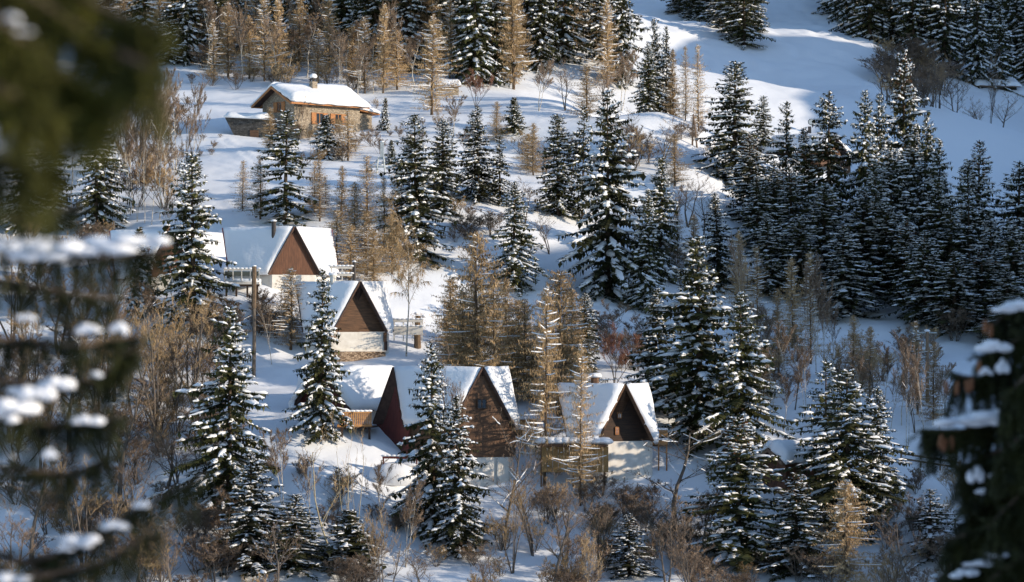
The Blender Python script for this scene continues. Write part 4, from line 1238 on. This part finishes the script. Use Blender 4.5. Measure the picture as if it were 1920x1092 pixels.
shrubs(12, (540, 262, 720, 320), 'purple-grey bare bush below the stone chalet', 'bushes below the stone chalet', (1.8, 3.6))
shrubs(10, (480, 560, 560, 640), 'bare bush left of the middle chalet', 'bushes left of the middle chalet', (1.5, 3))
shrubs(10, (1380, 640, 1500, 760), 'bare twiggy bush in the shaded gully', 'bushes in the gully', (1.8, 4))
shrubs(14, (1560, 640, 1800, 740), 'bare bush along the foot of the right forest', 'bushes along the right forest', (2, 4.5))
shrubs(12, (190, 120, 480, 180), 'bare bush on the snowy bank under the upper-left forest', 'bushes on the upper-left bank', (1.5, 3))
shrubs(8, (1090, 620, 1200, 700), 'bare sapling bush beside the gully path', 'bushes beside the gully path', (2, 4.5))
shrubs(10, (700, 180, 900, 280), 'small bare bush on the bright slope right of the stone chalet', 'bushes right of the stone chalet', (.8, 2))
shrubs(6, (370, 250, 420, 300), 'small dark bush on the snow left of the stone cellar', 'bushes left of the cellar', (.6, 1.2))

for i, (px, top, base, w) in enumerate([(20, 620, 830, 150), (75, 660, 900, 150), (130, 640, 850, 150), (185, 610, 820, 140), (250, 600, 800, 130), (400, 640, 800, 100), (60, 830, 1050, 150), (160, 850, 1060, 150), (250, 830, 1040, 140), (340, 760, 960, 120), (215, 560, 760, 120), (20, 440, 640, 140), (110, 470, 660, 130), (190, 480, 680, 120)]):
    T('bare', px, top, w, 'leafless brown tree in the tangled left thicket', base=base, group='leafless trees of the left thicket', var=i % 4)
for i, (px, top, base, w) in enumerate([(1060, 880, 1060, 100), (1120, 910, 1070, 90), (1225, 900, 1050, 100), (960, 900, 1080, 90), (1320, 880, 1060, 100)]):
    T('bare', px, top, w, 'leafless brown tree in the tangled central thicket', base=base, group='leafless trees of the central thicket', var=i % 4)
for i, (px, top, base, w) in enumerate([(850, 560, 690, 80), (880, 600, 720, 90), (960, 600, 720, 90), (1060, 610, 740, 80), (1000, 640, 760, 90)]):
    T('larch', px, top, w, 'low brown larch in the larch stand behind the front chalet', base=base, group='low larches behind the front chalet', var=(0, 1, 3)[i % 3])
for i, (px, top, base, w) in enumerate([(985, 330, 430, 70), (1030, 390, 480, 70), (880, 440, 530, 60), (1190, 240, 330, 80), (1290, 320, 430, 80), (1260, 340, 440, 70), (1320, 350, 470, 70), (1400, 480, 620, 60), (1280, 440, 560, 60)]):
    T('bare', px, top, w, 'leafless brown tree among the mid-slope spruces', base=base, group='leafless trees on the middle slope', var=i % 4)

T('bare', 1795, 950, 130, 'snow-lined leafless tree beside the right foreground boughs', D=268, var=4)
T('larch', 1585, 900, 120, 'bushy brown larch at the bottom between the lower-right spruces', D=260, var=3)
shrubs(12, (1680, 900, 1900, 1092), 'bare dark shrub beside the right foreground boughs', 'shrubs at the lower right edge', (2, 4))
shrubs(14, (1640, 120, 1790, 205), 'bare brown bush filling the far gully', 'bushes in the far gully', (4, 8))
shrubs(16, (190, 200, 340, 420), 'purple-brown bare bush between the white birches', 'bushes between the birches', (3, 6))
shrubs(16, (380, 100, 900, 175), 'bare brown bush along the upper forest foot', 'bushes along the upper forest foot', (2, 4.5))

for i, (px, top, base, w) in enumerate([(600, 300, 420, 60), (640, 310, 440, 60), (665, 340, 470, 70), (720, 330, 480, 70), (735, 400, 520, 70), (655, 420, 530, 80), (610, 330, 400, 50), (745, 300, 420, 60), (700, 430, 540, 70), (455, 300, 395, 50)]):
    T('larch', px, top, w, 'thin brown larch on the snow between the upper chalet and lift tower', base=base, group='larches between chalet and lift tower', var=(4, 0, 1)[i % 3])
for i, (px, top, base, w) in enumerate([(845, 520, 690, 90), (950, 520, 700, 90), (1075, 540, 720, 90), (970, 560, 740, 100)]):
    T('larch', px, top, w, 'golden-brown larch in the stand behind the front chalets', base=base, group='golden larches behind the front chalets', var=(3, 0, 1)[i % 3])
for i, (px, top, base, w) in enumerate([(1385, 430, 600, 60), (1420, 460, 640, 60), (1460, 540, 700, 60), (1485, 480, 660, 60), (1520, 470, 680, 70), (1600, 590, 730, 70), (1630, 610, 750, 60), (1720, 600, 780, 70), (1750, 640, 800, 70), (1300, 400, 540, 60), (1270, 380, 520, 60), (1430, 640, 760, 60)]):
    T('larch', px, top, w, 'thin brown larch in the shaded gully before the right forest', base=base, group='larches in the shaded gully', var=(1, 4, 0)[i % 3])
for i, (px, top, base, w) in enumerate([(1000, 230, 330, 60), (1020, 260, 350, 60), (870, 230, 320, 50), (990, 250, 320, 60), (1070, 240, 340, 60), (1200, 230, 320, 70), (1265, 250, 350, 70), (1180, 200, 300, 60), (850, 180, 260, 50), (930, 190, 270, 50), (1130, 110, 215, 70), (1165, 90, 210, 70), (1100, 120, 220, 70), (1060, 110, 210, 60), (1010, 110, 210, 60)]):
    T(('larch', 'bare', 'birch')[i % 3], px, top, w, ('brown larch', 'leafless tree', 'thin birch')[i % 3] + ' on the bright slope below the top forest', base=base, group='trees on the bright upper slope', var=(0, 1, 2)[i % 3])
for i, (px, top, base, w) in enumerate([(205, 560, 720, 70), (275, 520, 690, 70), (235, 640, 830, 70), (330, 620, 800, 70), (385, 700, 880, 80), (150, 540, 720, 80), (510, 560, 690, 60), (440, 560, 680, 60), (530, 800, 960, 80), (580, 840, 1010, 80), (720, 860, 1030, 70), (760, 900, 1060, 70)]):
    T('birch', px, top, w, 'thin leafless sapling below the upper chalets on the left slope', base=base, group='saplings of the left slope', var=i % 3)

for i, (px, top, base, w) in enumerate([(30, 930, 1140, 130), (330, 930, 1150, 120), (520, 960, 1150, 100), (720, 940, 1160, 110), (790, 1020, 1150, 90), (920, 1010, 1160, 90), (1040, 920, 1150, 130), (1100, 990, 1160, 80), (1250, 930, 1150, 120), (1300, 960, 1160, 110), (1700, 950, 1150, 100)]):
    T('bare', px, top, w, 'leafless brown tree reaching up from below the bottom edge', base=base, group='leafless trees at the bottom edge', var=i % 4)
for bx_ in ((0, 1085, 560, 1160, 10), (620, 1095, 1110, 1160, 9), (1240, 1090, 1800, 1160, 11)):
    shrubs(bx_[4], bx_[:4], 'bare brown shrub along the bottom edge', 'shrubs along the bottom edge', (2.4, 4.6))

for i, (px, top, base, w) in enumerate([(1450, 640, 770, 60), (1490, 620, 770, 60), (1510, 650, 790, 60), (1580, 640, 780, 60), (1610, 660, 800, 60), (1640, 650, 790, 60), (1670, 680, 810, 60), (1715, 690, 820, 60), (1760, 680, 810, 60), (1420, 690, 800, 60), (1470, 700, 810, 50)]):
    T(('birch', 'bare')[i % 2], px, top, w, ('pale birch', 'leafless brown tree')[i % 2] + ' on the snow below the right forest', base=base, group='trees on the snow below the right forest', var=i % 3)
for i in range(26):
    px = 370 + i * 16 + fr.uniform(-10, 10); base = 118 + fr.uniform(0, 40) + (px - 370) * .05
    T(('larch', 'birch')[i % 2], px, base - fr.uniform(110, 170), fr.uniform(50, 75), ('tall brown larch', 'tall bare birch')[i % 2] + ' along the forest edge behind the stone chalet', base=base, group='tall trees behind the stone chalet', var=i % 3)
# ------------------------------------------------------------------ poles, lift tower, fences
def foot(px, row=None, D=None):
    if D is None:
        return ground(px, row)
    p = at(px, 600, D)
    return Vector((p.x, D, gz(p.x, D)))

# ski-lift tower
p = foot(714, D=372)
top = at(714, 280, 372).z - p.z
lt = thing('lift_tower', 'grey steel ski-lift tower with snowy crossarm among thin larches', 'lift tower', p)
for sx in (-.45, .45):
    for sy in (-.4, .4):
        mb = MB(); mb.beam((sx * 1.3, sy * 1.3, -.5), (sx * .75, sy * .75, top - 1.0), .12, .12); mb.build('leg', 'metal_grey', lt)
n_ = int(top / 1.0)
for i in range(n_):
    k0 = 1.3 - .55 * i / n_; z0 = i * (top - 1) / n_; z1 = (i + 1) * (top - 1) / n_
    sg = 1 if i % 2 else -1
    mb = MB(); mb.beam((-.45 * k0 * sg, -.4 * k0, z0), (.45 * k0 * sg, -.4 * k0, z1), .06, .06); mb.build('brace', 'metal_grey', lt)
mb = MB(); mb.box((.15, 0, top - .2), (.45, .5, 2.2)); mb.build('mast', 'metal_grey', lt)
mb = MB(); mb.beam((-1.7, 0, top - 2.3), (.6, 0, top - 2.3), .2, .22); arm = mb.build('crossarm', 'metal_grey', lt)
mb = MB(); mb.beam((.1, 0, top - .9), (-1.2, 0, top - 2.1), .14, .14); mb.build('stay', 'metal_grey', lt)
for x in (-1.7, -1.35):
    mb = MB(); mb.tube([(x, -.1, top - 2.7), (x, .1, top - 2.7)], [.28, .28], 12); mb.build('sheave', 'metal_dark', lt)
mb = MB(); mb.beam((-3.0, .1, top - 3.6), (-.4, .1, top - 3.6), .14, .2); mb.build('walkway', 'pole_wood', lt)
mb = MB(); mb.beam((-2.6, .1, top - 3.7), (-.5, .1, top - 5.0), .1, .1); mb.build('stay', 'pole_wood', lt)
mb = MB(); blob(mb, (-.7, 0, top - 2.0), (1.1, .28, .2), 3, 6, 10); mb.build('snow', 'snow', arm, True)
mb = MB(); blob(mb, (.15, 0, top + .95), (.32, .32, .16), 5); mb.build('snow', 'snow', lt, True)

# twin-legged power pole on the crest
p = foot(1300, 272); h = at(1300, 214, p.y).z - p.z
pp = thing('power_pole', 'two-legged wooden power pole on the snowy crest', 'pole', p)
mb = MB(); mb.tube([(-.15, 0, -.5), (0, 0, h)], [.13, .1], 7); mb.build('leg', 'pole_wood', pp)
mb = MB(); mb.tube([(.55, -.2, -.9), (.08, 0, h - .4)], [.13, .1], 7); mb.build('leg', 'pole_wood', pp)
mb = MB(); mb.beam((-.5, 0, h - .25), (.55, 0, h - .25), .1, .1); mb.build('crossarm', 'pole_wood', pp)
for x in (-.45, .5):
    mb = MB(); mb.tube([(x, 0, h - .2), (x, 0, h)], [.05, .04], 6); mb.build('insulator', 'porcelain', pp)

# utility pole at the foot of the right forest
p = foot(1739, 760); h = at(1739, 622, p.y).z - p.z
up_ = thing('utility_pole', 'brown utility pole with crossarm and white insulators before the right forest', 'pole', p)
mb = MB(); mb.tube([(0, 0, -.6), (0, 0, h)], [.2, .17], 8); mb.build('post', 'pole_wood', up_)
mb = MB(); mb.beam((-1.5, 0, h - .12), (1.0, 0, h - .12), .1, .12); mb.build('crossarm', 'metal_grey', up_)
for x, z in ((-1.35, .02), (-1.0, .02), (-.75, -1.2), (-.4, -1.2), (-.8, -1.9), (-.4, -1.9)):
    mb = MB(); blob(mb, (x, 0, h + z), (.14, .14, .12), 2); mb.build('insulator', 'porcelain', up_, True)
for z in (-1.3, -2.0):
    mb = MB(); mb.beam((-.9, 0, h + z), (.2, 0, h + z), .07, .07); mb.build('bracket', 'metal_grey', up_)
mb = MB(); blob(mb, (0, 0, h + .06), (.35, .3, .18), 7); mb.build('snow', 'snow', up_, True)

# slim lamp post near the tiny hut
p = foot(1772, 800); h = at(1772, 728, p.y).z - p.z
lp = thing('lamp_post', 'slim grey lamp post beside the tiny dark hut', 'lamp post', p)
mb = MB(); mb.tube([(0, 0, -.5), (0, 0, h)], [.12, .09], 8); mb.build('post', 'metal_grey', lp)
mb = MB(); mb.tube([(0, 0, h), (0, 0, h + .4)], [.2, .12], 8); mb.build('lamp_head', 'metal_grey', lp)
mb = MB(); mb.box((-.7, 0, h - 2.4), (.9, .4, .35)); bx_ = mb.build('sign_box', 'metal_grey', lp)
mb = MB(); blob(mb, (-.7, 0, h - 2.15), (.5, .3, .16), 3); mb.build('snow', 'snow', bx_, True)

# cut trunk used as a post below the upper chalet
p = foot(476, D=300); h = at(476, 500, 300).z - p.z
tp_ = thing('trunk_post', 'tall bare topped trunk standing below the rust-gabled chalet deck', 'trunk', p)
mb = MB(); mb.tube([(0, 0, -.6), (.05, 0, h * .4), (0, 0, h * .62)], [.22, .2, .19], 8); mb.build('trunk', 'grey_bark', tp_)
mb = MB(); mb.tube([(0, 0, h * .62), (.03, 0, h)], [.27, .25], 8); mb.build('sleeve', 'larch_bark', tp_)
mb = MB(); blob(mb, (.03, 0, h + .03), (.28, .28, .12), 3); mb.build('snow', 'snow', tp_, True)

# thick old trunk right of the terrace fence
p = foot(783, 655)
ot = thing('old_stump', 'thick old trunk with a shaggy broken crown beside the terrace fence', 'tree', p)
mb = MB(); mb.tube([(0, 0, -.6), (-.05, 0, 1.5), (.05, 0, 3.4)], [.42, .36, .3], 9); mb.build('trunk', 'larch_bark', ot)
kb = KB(); rs_ = np.random.RandomState(9)
for i in range(900):
    a = rs_.uniform(0, 6.28); z = rs_.uniform(1.2, 3.7); r = rs_.uniform(.3, .9); l = rs_.uniform(.2, .6)
    q = (math.cos(a) * r, math.sin(a) * r, z)
    kb.sliver(q, (q[0] * (1 + l * .4), q[1] * (1 + l * .4), z - l * .6 + .2), .025, (math.cos(a * 7), math.sin(a * 7), .3))
cr = link_mesh('crown', kb.mesh('crown', 'larch_twigs'), ot); cr['kind'] = 'stuff'
for x, z in ((-.1, 3.6), (.7, 3.3)):
    mb = MB(); blob(mb, (x, 0, z), (.3, .3, .2), 3); mb.build('snow', 'snow', ot, True)

# snow gun on the piste
p = foot(1518, 254)
sg = thing('snow_gun', 'round dark snow gun on a post at the piste foot', 'snow gun', p)
hh = 22 * p.y / F / 2
mb = MB(); mb.box((0, 0, .5), (.5, .5, 1.2)); mb.build('base', 'metal_dark', sg)
mb = MB(); mb.tube([(.25, .2, 1.75), (.22, -.35, 1.8)], [.42, .52], 16); mb.build('fan_drum', 'metal_dark', sg)
mb = MB(); mb.tube([(.22, -.36, 1.8), (.22, -.4, 1.8)], [.44, .42], 16); mb.build('grille', 'metal_grey', sg)

# wooden ladder frame at the edge of the piste
p = foot(1668, 168)
lf = thing('ladder_frame', 'dark wooden ladder-like frame at the far edge of the piste', 'frame', p)
s_ = p.y / F
for x in (-14, 14):
    mb = MB(); mb.box((x * s_, 0, 14 * s_), (.22, .22, 38 * s_)); mb.build('post', 'dark_boards', lf)
for z in (8, 16, 24, 31):
    mb = MB(); mb.beam((-15 * s_, -.15, z * s_), (15 * s_, -.15, z * s_), .12, .22); mb.build('rung', 'dark_boards', lf)

# plank stack / fence beside the far hut
p = foot(1880, 170, None)
pf = thing('plank_fence', 'short dark plank fence right of the far stone hut', 'fence', p)
for z in (.5, 1.1):
    mb = MB(); mb.beam((-1.8, 0, z), (1.8, 0, z - .2), .1, .32); mb.build('plank', 'dark_boards', pf)
for x in (-1.6, 0, 1.6):
    mb = MB(); mb.box((x, .12, .4), (.14, .14, 2.0)); mb.build('post', 'dark_boards', pf)
mb = MB(); blob(mb, (0, 0, 1.3), (1.8, .2, .18), 2, 6, 10); mb.build('snow', 'snow', pf, True)

# fence of two rails at lower right
a_ = foot(1690, 872); b_ = foot(1800, 896)
fe = thing('rail_fence', 'weathered two-rail fence with snow right of the spruce group', 'fence', a_)
d = b_ - a_
for z in (.55, 1.05):
    mb = MB(); mb.beam(Vector((0, 0, z)), d + Vector((0, 0, z)), .09, .18); r_ = mb.build('rail', 'pole_wood', fe)
    mb = MB()
    snow_quad(mb, Vector((0, .1, z + .1)), d + Vector((0, .1, z + .1)), d + Vector((0, -.1, z + .1)), Vector((0, -.1, z + .1)), .14, (0, 0, 1), 20, 2, 4); mb.build('snow', 'snow', r_, True)
for i in range(4):
    q = d * (i / 3)
    mb = MB(); mb.box(q + Vector((0, .1, .3)), (.16, .14, 2.0)); mb.build('post', 'pole_wood', fe)

# masonry hut half hidden by larches at the upper forest edge
uh = gable_house('low grey stone hut with round snow cap among the upper larches', foot(818, 180), R(10), 3.2, 2.6, 1.2, .5, 'stone_wall', .3, .5, 'pole_wood', 'hut', 71, 'stone_hut', 2.0)

# ------------------------------------------------------------------ near trees whose branch tips hang into the frame
def near_tree(label, tpx, D, branches, seed, zt, r0=.11, twig=.11, need=.016, nw=.0016, mat='near_needles', mul=1.0):
    rs = np.random.RandomState(seed); U = rs.uniform
    x = at(tpx, 600, D).x
    z0 = gz(x, D)
    root = thing('near_spruce', label, 'tree', (x, D, z0))
    mb = MB(); mb.tube([(0, 0, -.4), (.02, 0, zt * .5), (0, 0, zt)], [r0, r0 * .8, r0 * .25], 9); mb.build('trunk', 'bark', root)
    off = Vector((x, D, z0))
    for bi, br_ in enumerate(branches):
        (s_row, way, nt_, hang, lumps) = br_[:5]; nt_ = int(nt_ * mul)
        st_ = br_[5] if len(br_) > 5 else .25
        dd = br_[6] if len(br_) > 6 else 0.0
        pts = [Vector((0, 0, at(tpx, s_row, D).z - z0))] + [at(px, row, D + dd + U(-.05, .05)) - off for px, row in way]
        # smooth polyline
        def sp(t):
            f_ = t * (len(pts) - 1); k = min(len(pts) - 2, int(f_)); f_ -= k
            return pts[k].lerp(pts[k + 1], f_)
        mb = MB(); n = 8
        mb.tube([sp(i / n) for i in range(n + 1)], [.007 * (1 - .75 * i / n) + .0015 for i in range(n + 1)], 6)
        bo = mb.build('branch', 'bark', root)
        kb = KB(); tw = MB()
        ax = (pts[-1] - pts[0]).normalized()
        for i in range(nt_):
            t = st_ + (1 - st_) * (i + U(0, 1)) / nt_
            p = sp(min(1, t))
            a = U(0, 6.28)
            if rs.rand() < hang:
                dv = Vector((U(-.35, .35), U(-.35, .35), -1)).normalized(); L = twig * U(.8, 2.2)
            else:
                dv = (ax * U(.4, 1.1) + Vector((U(-.5, .5), U(-1, 1), U(-.75, .35)))).normalized(); L = twig * U(.6, 1.4) * (1.25 - t * .5)
            e = p + dv * L
            kb.sliver(tuple(p), tuple(e), .0022, (0, 1, .3))
            m_ = int(L / .0018)
            s1 = dv.orthogonal().normalized(); s2 = dv.cross(s1)
            for j in range(m_):
                f_ = (j + .5) / m_
                q = p + dv * (L * f_); an = U(0, 6.28)
                nd = (dv * .75 + (s1 * math.cos(an) + s2 * math.sin(an)) * .8).normalized() * need * U(.7, 1.2)
                sd = nd.cross(Vector((U(-1, 1), U(-1, 1), U(-1, 1)))).normalized()
                kb.sliver(tuple(q), tuple(q + nd), nw, tuple(sd))
        ne = link_mesh('needles', kb.mesh('needles', mat), bo); ne['kind'] = 'stuff'
        for (px, row, rx, rz) in lumps:
            c = at(px, row - 5, D + dd - .06 * D / 9) - off
            mb = MB(); u = D / F
            for q_ in range(5):
                f_ = (q_ - 2) / 2 + U(-.2, .2)
                blob(mb, c + Vector((f_ * rx * .75 * u, U(-.3, .3) * rx * u, (U(-.45, .25) - abs(f_) * .35) * rz * u)), (rx * U(.45, .75) * u, rx * U(.4, .65) * u, rz * U(.4, .85) * u), seed + int(px) + q_, 7, 12, .35)
            so = mb.build('snow', 'snow', bo, True); so['kind'] = 'stuff'
    return root

near_tree('blurred near spruce whose snowy boughs hang into the left edge', -420, 5.6, [
    (250, [(-150, 395), (60, 415), (150, 385)], 60, .35, []),
    (360, [(-150, 440), (60, 478), (200, 486), (310, 470)], 130, .75, [(30, 468, 60, 22), (110, 470, 60, 20), (185, 465, 60, 18), (255, 455, 50, 14), (70, 482, 45, 20)]),
    (400, [(-120, 505), (60, 540), (215, 560)], 130, .75, []),
    (480, [(-150, 600), (20, 640), (150, 650), (260, 630)], 150, .6, [(165, 622, 20, 14), (225, 616, 14, 14), (50, 600, 14, 10)]),
    (560, [(-150, 690), (40, 720), (180, 715), (250, 655)], 140, .6, [(110, 722, 26, 18), (60, 735, 34, 20), (180, 705, 10, 8)]),
    (640, [(-150, 760), (30, 790), (120, 800), (220, 790)], 140, .6, [(25, 765, 36, 24), (165, 792, 24, 14), (0, 780, 30, 18)]),
    (760, [(-150, 850), (30, 880), (120, 890), (210, 860)], 130, .6, [(93, 853, 13, 13), (20, 860, 8, 7)]),
    (900, [(-100, 1010), (60, 1060), (150, 1020), (250, 960), (385, 890)], 150, .45, [(150, 1015, 26, 18), (215, 985, 24, 14), (265, 950, 14, 10), (120, 1030, 12, 10)]),
    (980, [(-100, 1060), (60, 1085), (180, 1060), (300, 1000)], 120, .5, [(20, 1085, 30, 18)]),
], 3, 4.2, twig=.042, need=.013, nw=.0017, mul=1.1)
near_tree('strongly blurred near spruce bough filling the top-left corner', -360, 2.7, [
    (-500, [(-150, -220), (60, -60), (200, 20), (300, 60)], 150, .55, []),
    (-380, [(-150, -100), (60, 0), (200, 90), (285, 130)], 150, .6, []),
    (-250, [(-120, -40), (30, 70), (130, 150), (200, 190)], 150, .6, [(15, 38, 16, 9), (35, 62, 18, 8)]),
    (-100, [(-120, 60), (20, 130), (100, 170), (190, 175)], 130, .55, []),
    (90, [(-140, 230), (-30, 280), (40, 310), (100, 330)], 70, .5, []),
    (20, [(-120, 140), (0, 170), (50, 195), (90, 215)], 80, .5, []),
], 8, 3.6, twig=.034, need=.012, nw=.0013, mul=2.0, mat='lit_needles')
near_tree('dark near spruce with cones and snowy boughs along the right edge', 1990, 9.0, [
    (520, [(1930, 560), (1890, 585), (1862, 610)], 60, .7, [(1905, 575, 26, 12), (1885, 582, 18, 10)], .1),
    (600, [(1930, 625), (1880, 655), (1840, 672)], 90, .75, [(1862, 655, 26, 14), (1880, 690, 10, 16)], .1),
    (680, [(1930, 690), (1860, 710), (1790, 705)], 110, .7, [(1850, 700, 10, 8)], .1),
    (700, [(1930, 770), (1860, 792), (1800, 808), (1728, 806)], 170, .85, [(1800, 792, 40, 15), (1850, 785, 44, 17), (1900, 778, 46, 17)], .1),
    (760, [(1930, 830), (1860, 850), (1800, 880)], 150, .85, [(1830, 890, 12, 18), (1870, 895, 14, 10), (1838, 925, 8, 8)], .1),
    (820, [(1930, 900), (1860, 920), (1815, 950)], 170, .85, [], .1),
    (880, [(1940, 960), (1850, 990), (1775, 1015)], 160, .8, [], .1),
    (960, [(1940, 1040), (1860, 1050), (1800, 1075)], 150, .7, [(1870, 1045, 16, 9), (1835, 1058, 22, 10), (1810, 1078, 18, 10)], .1),
    (740, [(1950, 800), (1900, 830), (1870, 860)], 160, .9, [], .1, -.3),
    (860, [(1950, 900), (1900, 940), (1860, 980)], 170, .9, [], .1, -.3),
    (1000, [(1950, 1020), (1900, 1060), (1850, 1092)], 160, .9, [], .1, -.3),
    (640, [(1950, 680), (1910, 720), (1880, 750)], 120, .9, [], .1, -.3),
    (790, [(1940, 850), (1850, 870), (1812, 905)], 150, .85, [], .1, .2),
    (840, [(1940, 930), (1840, 960), (1800, 985)], 150, .85, [], .1, .2),
    (900, [(1940, 990), (1830, 1030), (1760, 1085)], 150, .85, [], .1, .2),
    (930, [(1940, 1040), (1840, 1080), (1780, 1110)], 150, .85, [], .1, .2),
], 12, 4.6, r0=.1, twig=.07, need=.016, nw=.0024, mul=1.6)
# cones hanging from the right-hand near spruce
rt_ = [o for o in bpy.data.objects if o.name.startswith('near_spruce')][-1]
mb0 = MB()
mb0.tube([(0, 0, 0), (0, 0, -.02), (0, 0, -.07), (0, 0, -.11), (0, 0, -.125)], [.004, .015, .019, .013, .004], 9)
cm = mb0.mesh('cone', 'cone', True)
for px, row in ((1766, 815), (1774, 822), (1786, 818), (1848, 600), (1858, 608), (1836, 676), (1812, 712), (1795, 715), (1775, 712), (1822, 708)):
    c = link_mesh('cone', cm, rt_)
    c.location = at(px, row, 8.95) - Vector(rt_.location)
    c.rotation_euler = (TR.uniform(-.2, .2), TR.uniform(-.2, .2), 0)
    c.scale = (.42, .42, .36)

# unseen spruce added on the near bank to shade the right-hand near boughs
plant('spruce', 20.5, 3.4, 18.0, 7.5, 'unseen tall spruce added outside the right edge to shade the near boughs', None, 8)
# ------------------------------------------------------------------ labels inside the groups and loose bits
ORD = ['first', 'second', 'third', 'fourth', 'fifth', 'sixth', 'seventh', 'eighth', 'ninth', 'tenth', 'eleventh', 'twelfth', 'thirteenth', 'fourteenth', 'fifteenth', 'sixteenth']
def project(p):
    y = p.y * CP + p.z * SP
    z = -p.y * SP + p.z * CP
    return 960 + F * p.x / y, 546 - F * z / y
groups = {}
for o in bpy.data.objects:
    if o.parent is None and o.get('group') and o.type == 'EMPTY':
        groups.setdefault((o['group'], o['label']), []).append(o)
for (gname, lab), objs in groups.items():
    rows = max(1, math.ceil(len(objs) / 12))
    objs.sort(key=lambda o: project(Vector(o.location))[1])
    per = math.ceil(len(objs) / rows)
    for r_ in range(rows):
        row = objs[r_ * per:(r_ + 1) * per]
        row.sort(key=lambda o: project(Vector(o.location))[0])
        name = '' if rows == 1 else ', back row' if r_ == 0 else ', front row' if r_ == rows - 1 else ', middle row' if rows == 3 else ', ' + ORD[r_] + ' row'
        for k, o in enumerate(row):
            o['label'] = lab + ', ' + ORD[k] + ' from left' + name
for o in bpy.data.objects:
    if o.parent is not None and o.type == 'MESH':
        base = o.name.split('.')[0]
        pk = o.parent.name.split('.')[0]
        if base in ('crown', 'cones') or (base == 'snow' and (pk.endswith('tree') or pk.endswith('spruce') or pk in ('shrub', 'hand_rail', 'board', 'rail', 'balcony', 'sun_deck', 'porch_roof'))):
            o['kind'] = 'stuff'
